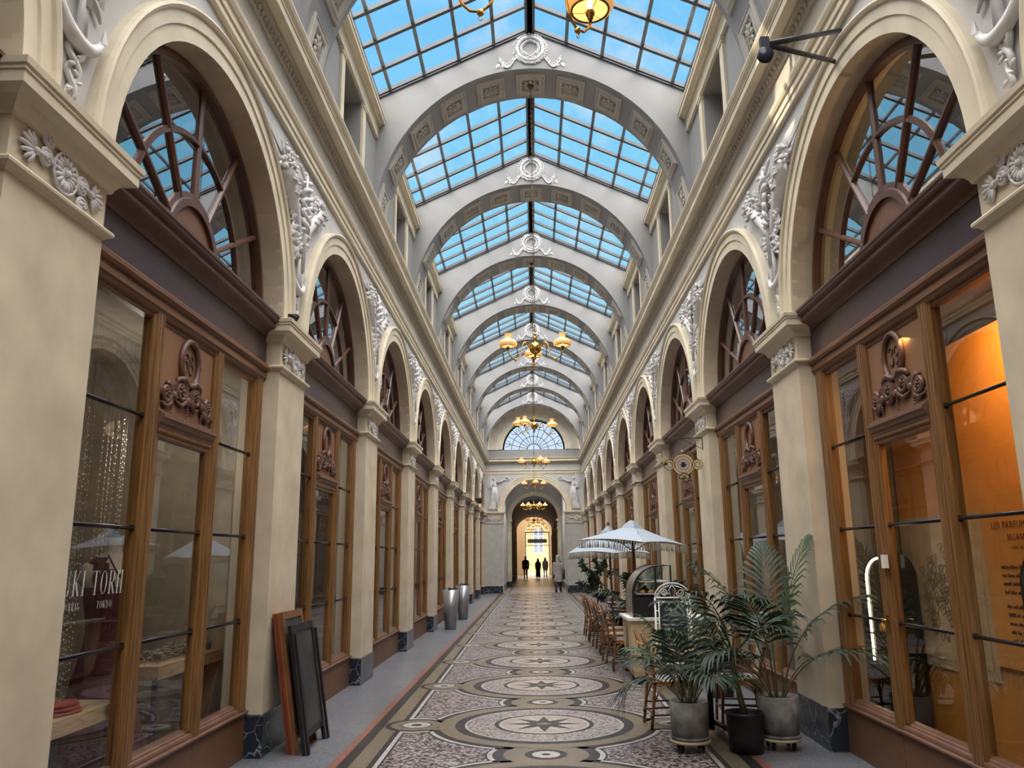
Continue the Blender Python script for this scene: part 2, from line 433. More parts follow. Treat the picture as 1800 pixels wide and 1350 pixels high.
# ------------------------------------------------------------------ plaster ornaments
def petal_ring(b, c, r, n, pr, depth, axis='x'):
    for k in range(n):
        a = 2*pi*k/n
        R = RX(a)
        b.ell((c[0], c[1]+r*cos(a), c[2]+r*sin(a)), (depth, pr[0], pr[1]), 6, 4, R)
def rosette(b, c, r, petals=12):
    """flat fluted flower facing +x"""
    b.ell((c[0], c[1], c[2]), (r*.22, r*.97, r*.97), 16, 4)
    petal_ring(b, (c[0]+r*.16, c[1], c[2]), r*.62, petals, (r*.34, r*.13), r*.12)
    b.tube([(c[0]+r*.16, c[1]+r*.97*cos(2*pi*k/18), c[2]+r*.97*sin(2*pi*k/18)) for k in range(18)], r*.08, 5, True)
    b.ell((c[0]+r*.28, c[1], c[2]), (r*.16, r*.2, r*.2), 8, 5)
def palmette(b, c, ang, L, n=7):
    for k in range(n):
        a = ang + (k-(n-1)/2)*.36
        l = L*(1-.1*abs(k-(n-1)/2))
        b.ell((c[0]+.012, c[1]+l*.55*cos(a), c[2]+l*.55*sin(a)), (.012, l*.5, L*.095), 6, 4, RX(a))
    b.ell((c[0]+.015, c[1], c[2]), (.02, L*.16, L*.16), 8, 5)
def volute_flower(b, c, r):
    b.tube(spiral((c[1], c[2]), r, r*.3, 0, 1.6, 18, lambda p, q: (c[0]+.012, p, q)), [.013]*19, 5)
    b.ell((c[0]+.01, c[1], c[2]), (.016, r*.85, r*.85), 8, 4)
    petal_ring(b, (c[0]+.022, c[1], c[2]), r*.36, 5, (r*.22, r*.18), .012)
    b.ell((c[0]+.03, c[1], c[2]), (.012, r*.16, r*.16), 6, 4)
def capital_ornament():
    b = MB()
    rosette(b, (0, 0, 0), .108, 16)
    for sy in (-1, 1):
        volute_flower(b, (0, sy*.155, .055*-sy+.055), .058)
        volute_flower(b, (0, sy*.165, -.055*sy-.05), .052)
        palmette(b, (0, sy*.245, 0.0), 0 if sy > 0 else pi, .135)
        b.tube([(.012, sy*.1, .0), (.02, sy*.18, .005), (.012, sy*.27, 0)], .016, 5)
    return b.mesh('capital_ornament', relief)
def leaf(b, c, a, L, w, lift=.02):
    """pointed leaf on the y-z plane, standing off in +x"""
    d = Vector((0, cos(a), sin(a))); s = Vector((0, -sin(a), cos(a))); c = Vector(c); o = Vector((lift, 0, 0))
    b.add([tuple(c), tuple(c+d*L*.45+s*w+o*.3), tuple(c+d*L), tuple(c+d*L*.45-s*w+o*.3), tuple(c+d*L*.5+o)], [(0, 4, 1), (1, 4, 2), (2, 4, 3), (3, 4, 0)], True)
def spandrel_relief():
    """crossed horns of plenty, winged serpent staff, quiver tips and an anchor with ribbons"""
    r = random.Random(5); b = MB()
    yz = lambda x: (lambda p, q: (x, p, q))
    def horn(sy, lean):
        path = []; rad = []
        for k in range(13):
            t = k/12
            path.append((.035, sy*(.03 + lean*t**1.2), .86 + .56*t)); rad.append(.035 + .06*t)
        b.tube(path, rad, 8)
        for k in (8, 10, 12): b.tube([(.035+rad[k]*1.08*cos(a), path[k][1]+rad[k]*1.08*sin(a), path[k][2]) for a in [2*pi*j/10 for j in range(10)]], .013, 5, True)
        top = Vector(path[-1])
        for _ in range(60):
            b.ell(top + Vector((r.uniform(0, .07), r.uniform(-.17, .17), r.uniform(-.05, .17))), r.uniform(.017, .033), 6, 4)
        for _ in range(34):
            leaf(b, top + Vector((.02, r.uniform(-.2, .2), r.uniform(-.06, .18))), r.uniform(0, 2*pi), r.uniform(.08, .14), .028, .03)
        # blade tip reaching to the cornice
        tip = top + Vector((0, sy*.16, .06))
        for w_, x_ in ((.06, .02), (.035, .035)):
            b.add([(x_, tip.y-sy*.06, tip.z-.06-w_), (x_, tip.y-sy*.06-w_, tip.z-.02), (x_*.5, tip.y+sy*.36, tip.z+.12)], [(0, 1, 2)])
        b.tube([(.02, tip.y-sy*.06-.02, tip.z-.1), (.02, tip.y+sy*.36, tip.z+.12), (.02, tip.y-sy*.10, tip.z+.02)], .012, 5)
    horn(-1, .56); horn(1, .56)
    # staff with two serpents and wings
    b.tube([(.075, 0, .55), (.075, 0, 1.62)], .022, 6)
    for ph in (0, pi):
        b.tube([(.09+.02*sin(6*pi*t+ph), (.105*(.4+t*.6))*cos(5*pi*t+ph), .98+.52*t) for t in [k/30 for k in range(31)]], .027, 6)
    for sy in (-1, 1):
        for k in range(6): b.ell((.07, sy*(.05+.03*k), 1.56+.012*k), (.018, .055, .026), 6, 4, RX(sy*(.9-.12*k)))
        for k in range(4): b.ell((.055, sy*(.04+.028*k), 1.53-.005*k), (.014, .035, .016), 6, 4, RX(sy*.7))
    b.ell((.06, 0, 1.63), .035, 8, 6)
    # foliage in the middle
    for _ in range(120):
        z_ = r.uniform(.72, 1.5); w_ = .06 + .42*max(0, min(1, (z_-.6)/.8))
        leaf(b, (.015, r.uniform(-w_, w_), z_), r.uniform(0, 2*pi), r.uniform(.10, .18), .038, r.uniform(.04, .085))
    for _ in range(100):
        z_ = r.uniform(.75, 1.45); w_ = .05 + .38*max(0, min(1, (z_-.6)/.8))
        b.ell((r.uniform(.02, .06), r.uniform(-w_, w_), z_), r.uniform(.018, .034), 6, 4)
    # side scrolls
    for sy in (-1, 1):
        b.tube(spiral((sy*.19, .98), .09, .03, pi/2, 1.3*sy, 18, yz(.03)), .018, 5)
        b.tube([(.02, sy*.02, .70), (.03, sy*.12, .66), (.02, sy*.2, .60)], [.02, .02, .008], 5)
    # anchor
    b.tube([(.04, 0, .80), (.04, 0, .33)], [.022, .034], 8)
    b.tube(arc((0, .80), .04, 0, 2*pi, 12, yz(.04)), .013, 5)
    b.tube([(.04, -.12, .70), (.04, .12, .70)], .016, 6)
    fl = arc((0, .55), .215, pi*1.12, pi*1.88, 14, yz(.04))
    b.tube(fl, [.012+.026*sin(pi*k/14)+.006 for k in range(15)], 7)
    for p, sy in ((fl[0], -1), (fl[-1], 1)):
        b.add([(p[0]+.02, p[1]-.03*sy, p[2]-.02), (p[0]+.02, p[1]+.035*sy, p[2]+.01), (p[0]+.01, p[1]+.0*sy, p[2]+.10), (p[0]-.02, p[1], p[2])], [(0, 1, 2), (0, 2, 3), (1, 2, 3)])
    # ribbon and rope falling below it
    for ph in (0, pi):
        path = [(.02+.012*sin(9*t+ph), .055*sin(8*t+ph)*(1-.6*t), .36-.34*t) for t in [k/22 for k in range(23)]]
        b.tube(path, [.024*(1-.4*k/22) for k in range(23)], 5)
    for k in range(9): b.ell((.035, .045*sin(k*1.3), .34-.036*k), (.012, .032, .012), 6, 4, RX(.5*(-1)**k))
    return b.mesh('relief_ornament', relief)
def pillar_meshes():
    hw = PW/2
    def stack(prof, m, name):
        """mouldings wrapping three sides of the pier: list of (z, offset)"""
        b = MB(); rings = [[(-.36, -hw-o, z), (o, -hw-o, z), (o, hw+o, z), (-.36, hw+o, z)] for z, o in prof]
        b.loft(rings, True, True, False); return b.mesh(name, m)
    return dict(
        shaft=stack([(ZP, 0), (ZI-.1, 0)], cream, 'shaft'),
        plinth=stack([(0, .014), (ZP-.012, .014), (ZP, .004)], marblem, 'plinth'),
        necking=stack([(3.415, .004), (3.43, .018), (3.435, .03), (3.445, .042), (3.458, .045), (3.468, .04), (3.474, .022), (3.478, .004)], creamlt, 'necking'),
        capital=stack([(3.695, .002), (3.70, .02), (3.725, .028), (3.765, .055), (3.775, .085), (3.78, .10), (3.785, .118), (3.84, .118), (3.845, .126), (3.862, .126), (3.868, .136), (3.90, .14), (3.906, .13), (ZI, .10)], creamlt, 'capital'))
PM = pillar_meshes(); CO = capital_ornament(); SR = spandrel_relief()
for side in ('left', 'right'):
    for i in range(-1, 11):
        loc, rz = side_loc(side, yn(i)+PW/2)
        p = struct('pillar', loc, rz)
        for k in ('shaft', 'plinth', 'necking', 'capital'): ob(k, PM[k], p)
        ob('capital_ornament', CO, p, (.002, 0, 3.60))
        if 0 < i < 10: ob('spandrel_relief', SR, p, (-.028, 0, 4.02))

# ------------------------------------------------------------------ roof arches, upper walls, skylight
RB, RZR = 2.46, 9.31-ZC                          # arch half width and rise
ZEAVE, ZRID = 8.87, 10.02
CY = .055
def roofz(x): return ZRID - (ZRID-ZEAVE)*abs(x)/RB
def wreath_mesh():
    r = random.Random(3); b = MB(); R0 = .205
    for k in range(34):
        a = 2*pi*k/34
        for rr, da in ((R0-.035, .9), (R0+.03, -.5), (R0, .2)):
            leaf(b, (.0, rr*cos(a), rr*sin(a)), a+pi/2+da+r.uniform(-.2, .2), .085, .024, .05)
    b.tube([(.01, R0*cos(2*pi*k/24), R0*sin(2*pi*k/24)) for k in range(24)], .03, 6, True)
    for sy in (-1, 1):
        b.tube([(.02, sy*.03, -.13), (.03, sy*.10, -.07), (.02, sy*.11, -.16), (.02, sy*.02, -.17)], .02, 5)
        path = [(.015, sy*(.10+.40*t), -.24+.10*sin(2.2*pi*t)*(1-.2*t)+.02) for t in [k/20 for k in range(21)]]
        for q in range(20):
            p, p2 = path[q], path[q+1]; w = .035
            b.add([(p[0], p[1], p[2]-w), (p2[0], p2[1], p2[2]-w), (p2[0]+.012*(-1)**q, p2[1], p2[2]+w), (p[0]+.012*(-1)**q, p[1], p[2]+w)], [(0, 1, 2, 3)], False)
            b.tube([(p[0], p[1], p[2]+w), (p2[0], p2[1], p2[2]+w)], .008, 4); b.tube([(p[0], p[1], p[2]-w), (p2[0], p2[1], p2[2]-w)], .008, 4)
        leaf(b, (0, sy*.48, -.25), -pi/2+sy*.7, .12, .03); leaf(b, (0, sy*.46, -.25), -pi/2-sy*.4, .1, .03)
    return b.mesh('wreath', relief)
def coffer_mesh():
    """square coffer, facing +z (towards the floor once placed)"""
    b = MB(); a, d = .235, .29
    rings = []
    for s, h in ((1, 0), (1, .035), (.94, .045), (.90, .045), (.86, .03), (.80, .03), (.76, .045), (.62, .045), (.56, .02), (.56, -.0)):
        rings.append([(-a*s, -d*s, h), (a*s, -d*s, h), (a*s, d*s, h), (-a*s, d*s, h)])
    b.loft(rings, True, False, False)
    q = .56; b.add([(-a*q, -d*q, .004), (a*q, -d*q, .004), (a*q, d*q, .004), (-a*q, d*q, .004)], [(0, 1, 2, 3)])
    return b.mesh('coffer', coffer)
def coffer_rosette_mesh():
    b = MB(); b.M = RY(-pi/2)
    for k in range(8):
        a = k*pi/4; b.ell((.02, .075*cos(a), .09*sin(a)), (.02, .055, .032), 6, 4, RX(a))
    for k in range(6):
        a = k*pi/3; b.ell((.035, .03*cos(a), .036*sin(a)), (.014, .026, .018), 6, 4, RX(a))
    b.ell((.045, 0, 0), (.018, .018, .018), 6, 4)
    for sy in (-1, 1):
        for sz in (-1, 1): leaf(b, (.0, sy*.06, sz*.08), atan2(sz, sy), .1, .025, .03)
    return b.mesh('coffer_rosette', coffer)
def rib_mesh():
    b = MB(); N = 36; hw = PW/2
    xs = [RB*cos(pi*k/N) for k in range(N+1)]; zs = [ZC + RZR*sin(pi*k/N) for k in range(N+1)]
    for sgn in (-1, 1):
        for k in range(N):
            b.add([(xs[k], sgn*hw, zs[k]), (xs[k+1], sgn*hw, zs[k+1]), (xs[k+1], sgn*hw, roofz(xs[k+1])), (xs[k], sgn*hw, roofz(xs[k]))], [(0, 1, 2, 3)], False, 0)
    for k in range(N):
        b.add([(xs[k], -hw, zs[k]), (xs[k+1], -hw, zs[k+1]), (xs[k+1], hw, zs[k+1]), (xs[k], hw, zs[k])], [(0, 1, 2, 3)], True, 1)
        b.add([(xs[k], -hw, roofz(xs[k])), (xs[k+1], -hw, roofz(xs[k+1])), (xs[k+1], hw, roofz(xs[k+1])), (xs[k], hw, roofz(xs[k]))], [(0, 1, 2, 3)], False, 0)
    return b.mesh('roof_arch', [vault, vaultin])
def gable_bar_mesh():
    b = MB(); hw = PW/2
    for sgn in (-1, 1):
        y0, y1 = (hw-.01, hw+.05) if sgn > 0 else (-hw-.05, -hw+.01)
        for sx_ in (-1, 1):
            b.add([(0, y0, ZRID-.02), (sx_*RB, y0, ZEAVE-.02), (sx_*RB, y0, ZEAVE+.05), (0, y0, ZRID+.05), (0, y1, ZRID-.02), (sx_*RB, y1, ZEAVE-.02), (sx_*RB, y1, ZEAVE+.05), (0, y1, ZRID+.05)],
                  [(0, 1, 2, 3), (4, 5, 6, 7), (0, 1, 5, 4), (3, 2, 6, 7)])
    return b.mesh('gable_flashing', steel)
WM, CM, CRM, RM, GM = wreath_mesh(), coffer_mesh(), coffer_rosette_mesh(), rib_mesh(), gable_bar_mesh()
for i in range(-1, 11):
    yc = yn(i)+PW/2+CY
    r = struct('ceiling_arch', (0, yc, 0))
    ob('arch_body', RM, r); ob('gable_flashing', GM, r)
    if i >= 0: ob('wreath', WM, r, (0, -PW/2-.004, 9.655), -pi/2)
    if i >= 1:
        for k in range(-5, 6):
            a = k*radians(15.6)
            t = atan2(RB*0+sin(a)*RZR*1.0, cos(a)*RZR)
            x, z = RB*sin(a), ZC + RZR*cos(a)
            nx, nz = -sin(a)/RB, -cos(a)/RZR
            ang = atan2(nx, -nz)
            c = ob('coffer', CM, r, (x, 0, z)); c.rotation_euler = (0, pi - atan2(sin(a)/RB, cos(a)/RZR)*-1, 0)
            c.rotation_euler = (0, pi + atan2(sin(a)/RB, cos(a)/RZR), 0)
            cr_ = ob('coffer_rosette', CRM, c, (0, 0, .004))
GAP0, GAPL = PW/2, PP-PW                          # gap between two roof arches, from the arch centre
def skylight_bars(sx_):
    b = MB(); y0, y1 = -OP, OP
    sl = atan2(ZRID-ZEAVE, RB)
    for k in range(6):
        y = y0 + k*(y1-y0)/5
        b.add([(0, y-.031, ZRID-.055), (0, y+.031, ZRID-.055), (0, y+.031, ZRID+.01), (0, y-.031, ZRID+.01),
               (sx_*RB, y-.031, ZEAVE-.055), (sx_*RB, y+.031, ZEAVE-.055), (sx_*RB, y+.031, ZEAVE+.01), (sx_*RB, y-.031, ZEAVE+.01)],
              [(0, 1, 5, 4), (0, 3, 7, 4), (1, 2, 6, 5), (2, 3, 7, 6)], False, 0)
    for x in (.02, .58, 1.14, 1.69, 2.23):
        w = .026 if x > .1 else .06
        h = .03 if x > .1 else .07
        b.box(min(sx_*(x-w), sx_*(x+w)), max(sx_*(x-w), sx_*(x+w)), y0, y1, roofz(x)-h, roofz(x)+.008, 1 if x > .1 else 0)
    b.box(min(sx_*(RB-.05), sx_*(RB+.08)), max(sx_*(RB-.05), sx_*(RB+.08)), y0, y1, ZEAVE-.06, ZEAVE+.02, 0)
    return b.mesh('glazing_bars', [steel, steellt])
def upper_wall_mesh():
    """wall above the cornice between two roof arches, with a window niche; local x = into the gallery"""
    b = MB(); y0, y1 = -OP, OP; n0, n1 = -.56, .56; z0, z1, zt = ZC-.05, 8.12, ZEAVE
    b.box(-.35, 0, y0, n0, z0, zt); b.box(-.35, 0, n1, y1, z0, zt); b.box(-.35, 0, n0, n1, z1, zt)
    b.box(-.45, -.35, n0-.1, n1+.1, z0, z1+.1)
    return b.mesh('upper_wall', vault)
def upper_trim_mesh():
    b = MB(); y0, y1 = -OP, OP
    for s in (-1, 1):
        c = s*.655
        b.box(0, .035, c-.085, c+.085, ZC-.02, 8.08); b.box(0, .05, c-.10, c+.10, 8.06, 8.10); b.box(0, .06, c-.11, c+.11, 8.10, 8.14)
    f = lambda p, q, t: (p, t, q)
    b.prism([(-.01, 8.14), (.045, 8.14), (.045, 8.27), (.055, 8.29), (.055, 8.32), (.0, 8.33), (-.01, 8.33)], y0, y1, f)
    b.prism([(-.01, 8.33), (.08, 8.345), (.10, 8.37), (.15, 8.37), (.15, 8.43), (.165, 8.44), (.165, 8.47), (.12, 8.50), (.05, 8.80), (0, ZEAVE-.02), (-.01, ZEAVE-.02)], y0, y1, f)
    return b.mesh('upper_cornice', creamlt)
def upper_sash_mesh():
    b = MB()
    b.box(-.30, -.26, -.50, .50, ZC, 6.95); 
    for y in (-.53, .53): b.box(-.31, -.25, y-.035, y+.035, ZC, 8.08)
    b.box(-.31, -.25, -.53, .53, 8.02, 8.08); b.box(-.31, -.26, -.02, .02, 6.9, 8.05); b.box(-.31, -.26, -.5, .5, 7.45, 7.49)
    return b.mesh('window_frame', mat('orange_brown_frame', (.27, .11, .045), .5))
def pane_mesh():
    b = MB(); b.add([(-.285, -.5, 6.9), (-.285, .5, 6.9), (-.285, .5, 8.05), (-.285, -.5, 8.05)], [(0, 1, 2, 3)]); return b.mesh('window_pane', mat('dark_window_glass', (.05, .06, .07), .08, spec=.8, var=0))
SB = {s: skylight_bars(s) for s in (-1, 1)}
UW, UT, US, UP = upper_wall_mesh(), upper_trim_mesh(), upper_sash_mesh(), pane_mesh()
def slope_glass(sx_):
    b = MB(); b.add([(0, -OP, ZRID), (sx_*RB, -OP, ZEAVE), (sx_*RB, OP, ZEAVE), (0, OP, ZRID)], [(0, 1, 2, 3)]); return b.mesh('roof_glass', roofglass)
SG = {s: slope_glass(s) for s in (-1, 1)}
wn_ = [0]
for i in range(-1, 10):
    yc = yn(i)+PW+OP+CY
    sk = struct('ceiling_skylight', (0, yc, 0))
    for s in (-1, 1): ob('glazing_bars', SB[s], sk); ob('roof_glass', SG[s], sk)
    for side in ('left', 'right'):
        wn_[0] += 1
        u = struct('wall_upper_'+side, (-H if side == 'left' else H, yc, 0), 0 if side == 'left' else pi)
        ob('upper_wall', UW, u); ob('upper_cornice', UT, u); ob('window_frame', US, u); ob('window_pane', UP, u)
# ------------------------------------------------------------------ shopfronts
def stile_mesh(y0, y1, z0, z1, name, m):
    w = y1-y0; b = MB()
    prof = [(y0, -.22), (y1, -.22), (y1, -.155), (y1-w*.16, -.15), (y1-w*.2, -.135), (y1-w*.32, -.135), (y1-w*.36, -.145), (y1-w*.42, -.135), (y1-w*.58, -.135), (y1-w*.64, -.145), (y1-w*.68, -.135), (y1-w*.80, -.135), (y1-w*.84, -.15), (y0, -.155)]
    b.prism(prof, z0, z1, lambda p, q, t: (q, p, t)); return b.mesh(name, m)
def rail_mesh(prof, y0, y1, name, m):
    b = MB(); b.prism(prof, y0, y1, lambda p, q, t: (p, t, q)); return b.mesh(name, m)
def panel_ornament():
    b = MB(); r = random.Random(2); b.M = Matrix.Diagonal((1.15, 1.24, 1.18, 1))
    for y, z, rr in ((-.285, -.03, .062), (-.10, .02, .072), (.10, .02, .072), (.285, -.03, .062)):
        s = 1 if y > 0 else -1
        b.tube(spiral((y, z), rr, rr*.35, pi/2, 1.5*s, 20, lambda p, q: (.014, p, q)), [.018-.006*k/20 for k in range(21)], 6)
        b.tube([(.012, y-s*rr*.9, z-.0), (.016, y-s*rr*.8, z-rr*.9), (.012, y-s*rr*.1, z-rr*1.3), (.01, y+s*rr*.8, z-rr*1.0)], [.012, .02, .018, .006], 6)
        petal_ring(b, (.02, y, z), rr*.32, 5, (rr*.2, rr*.17), .012); b.ell((.028, y, z), (.012, rr*.15, rr*.15), 6, 4)
        for _ in range(7): leaf(b, (.006, y+r.uniform(-.06, .06), z+r.uniform(-.07, .06)), r.uniform(0, 6.28), .07, .02, .025)
    for y in (-.19, 0, .19):
        b.ell((.015, y, -.03), (.018, .03, .03), 8, 5)
        for a in (.6, 1.2, 1.9, 2.6): leaf(b, (.006, y, -.02), a, .08, .022, .025)
        for k in range(5): b.ell((.012, y*1.1, -.065-.017*k), .011-.0012*k, 6, 4)
    for s in (-1, 1): b.tube([(.015, s*.02, .06), (.022, s*.08, .10), (.018, s*.15, .08), (.012, s*.17, .05)], [.02, .022, .018, .01], 6)
    return b.mesh('scroll_ornament', carve)
def wreath_ring():
    b = MB(); b.tube([(.012, .148*cos(a), .168*sin(a)) for a in [2*pi*k/36 for k in range(36)]], .024, 8, True)
    for a in (pi/2, 0, pi, -.7, pi+.7):
        for d in (-.05, .05): b.tube([(.012+.026*cos(t), .148*cos(a+d)*(1), .168*sin(a+d)+.0*sin(t)) for t in [0, 1.5, 3]], .008, 4)
    return b.mesh('wreath_ring', carve)
GL = []
def pane(y0, y1, z0, z1, x=-.185):
    b = MB(); b.add([(x, y0, z0), (x, y1, z0), (x, y1, z1), (x, y0, z1)], [(0, 1, 2, 3)]); return b.mesh('glass_pane', glass)
def bar(y0, y1, z):
    b = MB(); b.tube([(-.172, y0, z), (-.172, y1, z)], .0125, 8); b.box(-.19, -.165, y0, y0+.012, z-.02, z+.02); b.box(-.19, -.165, y1-.012, y1, z-.02, z+.02); return b.mesh('glazing_bar', iron)
def kick(y0, y1):
    b = MB(); b.box(-.2, -.145, y0, y1, .0, .372); b.box(-.2, -.14, y0+.001, y1-.001, .345, .372); return b.mesh('kick_panel', kickm)
def shopfront(label, number=None):
    t = thing('shopfront', label, 'shopfront')
    C_ = lambda k, f: cached('sf_'+k, f)
    for nm, a, c_ in (('jamb', -1.61, -1.40), ('jamb', 1.40, 1.61), ('mullion', -.625, -.455), ('mullion', .455, .625)):
        ob(nm, C_(f'st{a}', lambda: stile_mesh(a, c_, .40, 3.34, nm, wood)), t)
    ob('head_rail', C_('head', lambda: rail_mesh([(-.22, 3.27), (-.165, 3.27), (-.155, 3.285), (-.165, 3.30), (-.14, 3.315), (-.13, 3.34), (-.12, 3.345), (-.12, 3.385), (-.22, 3.385)], -1.61, 1.61, 'head_rail', woodh)), t)
    ob('lower_moulding', C_('low', lambda: rail_mesh([(-.22, 3.38), (-.125, 3.38), (-.125, 3.405), (-.105, 3.41), (-.09, 3.43), (-.09, 3.455), (-.105, 3.475), (-.13, 3.48), (-.22, 3.48)], -1.61, 1.61, 'lower_moulding', woodh)), t)
    ob('fascia', C_('fas', lambda: rail_mesh([(-.22, 3.475), (-.135, 3.475), (-.135, 3.76), (-.22, 3.76)], -1.61, 1.61, 'fascia', purple)), t)
    ob('cornice', C_('cor', lambda: rail_mesh([(-.36, 3.74), (-.125, 3.74), (-.115, 3.765), (-.095, 3.775), (-.03, 3.80), (-.02, 3.815), (-.02, 3.85), (.0, 3.855), (.012, 3.87), (.012, 3.885), (.025, 3.895), (.025, 3.915), (-.30, 3.93), (-.36, 3.93)], -1.61, 1.61, 'cornice', brown)), t)
    ob('sill_moulding', C_('sill', lambda: rail_mesh([(-.22, .37), (-.13, .37), (-.12, .378), (-.12, .39), (-.145, .395), (-.145, .41), (-.15, .425), (-.16, .43), (-.165, .445), (-.175, .45), (-.18, .462), (-.22, .465)], -1.61, 1.61, 'sill_moulding', mat('reddish_sill_wood', (.16, .085, .06), .4, var=.1))), t)
    for a, c_ in ((-1.61, -.503), (-.497, .497), (.503, 1.61)): ob('kick_panel', C_(f'k{a}', lambda: kick(a, c_)), t)
    for a, c_, z in ((-1.40, -.62, 3.28), (.62, 1.40, 3.28), (-.41, .41, 2.49)): ob('glass_pane', C_(f'g{a}', lambda: pane(a, c_, .45, z)), t)
    for a, c_ in ((-1.41, -.615), (.615, 1.41)):
        for z in (1.15, 1.87, 2.60): ob('glazing_bar', C_(f'b{a}{z}', lambda: bar(a, c_, z)), t)
    d = ob('door_frame', C_('df', lambda: door_mesh()), t)
    for z in (1.15, 1.87): ob('glazing_bar', C_(f'bd{z}', lambda: bar(-.42, .42, z)), d)
    ob('transom_rail', C_('tr', lambda: rail_mesh([(-.21, 2.545), (-.15, 2.545), (-.14, 2.555), (-.14, 2.575), (-.12, 2.585), (-.115, 2.61), (-.10, 2.62), (-.10, 2.64), (-.125, 2.65), (-.125, 2.66), (-.15, 2.67), (-.15, 2.68), (-.18, 2.69), (-.21, 2.69)], -.46, .46, 'transom_rail', mat('reddish_sill_wood', (.16, .085, .06), .4))), t)
    pl = ob('number_plaque', C_('np', lambda: plaque_mesh()), t)
    ob('wreath_ring', C_('wr', wreath_ring), pl, (-.168, .0, 3.095)); ob('scroll_ornament', C_('po', panel_ornament), pl, (-.168, 0, 2.845))
    if number:
        n_ = digits(number); ob('numerals', n_, pl, (-.166, 0, 3.095), None, (1, 1.25, 1.15))
    return t
def door_mesh():
    b = MB()
    b.box(-.205, -.158, -.46, -.408, .45, 2.545); b.box(-.205, -.158, .408, .46, .45, 2.545)
    b.prism([(-.205, 2.485), (-.16, 2.485), (-.15, 2.50), (-.16, 2.515), (-.14, 2.53), (-.14, 2.55), (-.205, 2.55)], -.46, .46, lambda p, q, t: (p, t, q))
    return b.mesh('door_frame', wood)
def plaque_mesh():
    b = MB(); b.box(-.21, -.17, -.46, .46, 2.685, 3.275); return b.mesh('number_plaque', panel)
def digits(s):
    """slim hand-painted figures, 13 cm tall, reading along +y"""
    b = MB(); f = lambda cy: (lambda p, q: (.001, cy+p, q))
    R = .0050
    for k, ch in enumerate(s):
        cy = (k-.5)*.068
        if ch == '3':
            path = [(cos(a)*.021-.002, .032+sin(a)*.026) for a in [2.6-.26*j for j in range(18)] if True]
            path = [(-.024+.0*j, .045) for j in range(0)] + [(.022*cos(a)-.004, .036+.026*sin(a)) for a in [2.9-.3*j for j in range(15)]]
            p2 = [(.027*cos(a)-.004, -.026+.036*sin(a)) for a in [1.9-.33*j for j in range(15)]]
            for P in (path, p2): b.tube([(.001, cy+p, q) for p, q in P], [R*(.6+.5*sin(pi*j/(len(P)-1))) for j in range(len(P))], 6)
            b.ell((.001, cy-.024, .044), (.003, .007, .007), 6, 4); b.ell((.001, cy-.026, -.045), (.003, .008, .008), 6, 4)
        if ch == '8':
            b.tube([(.001, cy+.020*cos(a), .034+.027*sin(a)) for a in [2*pi*j/22 for j in range(22)]], R*.8, 6, True)
            b.tube([(.001, cy+.027*cos(a), -.029+.036*sin(a)) for a in [2*pi*j/22 for j in range(22)]], R*.8, 6, True)
        if ch == '9':
            b.tube([(.001, cy+.023*cos(a), .028+.032*sin(a)) for a in [2*pi*j/22 for j in range(22)]], R*.8, 6, True)
            P = [(.023, .03), (.024, .0), (.018, -.03), (.006, -.052), (-.012, -.062), (-.022, -.055)]
            b.tube([(.001, cy+p, q) for p, q in P], R*.9, 6); b.ell((.001, cy-.021, -.052), (.003, .007, .007), 6, 4)
    return b.mesh('numerals', mat('black_numeral_paint', (.02, .015, .012), .5, var=0))

def arch_window(n, side, i):
    loc, rz = side_loc(side, yn(i)+PW+OP)
    w = struct(f'window_{n}', (loc[0], loc[1], ZI+.01), rz)
    X0 = -.245
    def sweep(ra, rz_, wd, dp, name, m, a0=0, a1=pi, x0=X0):
        b = MB(); N = 32; rings = []
        for k in range(N+1):
            t = a0+(a1-a0)*k/N; rings.append([(x, (ra+r)*cos(t), (rz_+r)*sin(t)) for r, x in ((0, x0), (0, x0+dp*.7), (-wd*.4, x0+dp*.7), (-wd*.5, x0+dp), (-wd, x0+dp), (-wd, x0))])
        b.loft(rings, True, True, False); return b.mesh(name, m)
    ob('outer_frame', cached('aw_of', lambda: sweep(RA, RZA, .085, .07, 'outer_frame', brown)), w)
    ob('middle_arch_bar', cached('aw_ma', lambda: sweep(1.0, .99, .045, .045, 'middle_arch_bar', brown)), w)
    ob('inner_arch_frame', cached('aw_ia', lambda: sweep(.52, .52, .11, .06, 'inner_arch_frame', brown)), w)
    def tymp():
        b = MB(); b.add([(X0+.03, .43*cos(pi*k/20), .43*sin(pi*k/20)) for k in range(21)], [tuple(range(21))]); return b.mesh('tympanum_panel', mat('red_brown_panel', (.17, .082, .05), .5, var=.08))
    ob('tympanum_panel', cached('aw_ty', tymp), w)
    def rb(a):
        b = MB(); d = Vector((0, cos(a), sin(a))); s = Vector((0, -sin(a), cos(a)))
        r0 = .48; r1 = 1/sqrt((cos(a)/(RA-.03))**2 + (sin(a)/(RZA-.03))**2)
        v = []
        for r in (r0, r1):
            for u, x in ((-.024, X0), (.024, X0), (.024, X0+.03), (.010, X0+.05), (-.010, X0+.05), (-.024, X0+.03)): v.append(tuple(d*r + s*u + Vector((x, 0, 0))))
        n_ = 6
        b.add(v, [(i_, (i_+1) % n_, n_+(i_+1) % n_, n_+i_) for i_ in range(n_)]); return b.mesh('radial_bar', brown)
    for a in (29, 58, 90, 122, 151): ob('radial_bar', cached(f'aw_rb{a}', lambda: rb(radians(a))), w)
    def gl():
        b = MB(); b.add([(X0+.02, (RA-.02)*cos(pi*k/32), (RZA-.02)*sin(pi*k/32)) for k in range(33)], [tuple(range(33))]); return b.mesh('glass_pane', archglass)
    ob('glass_pane', cached('aw_gl', gl), w)

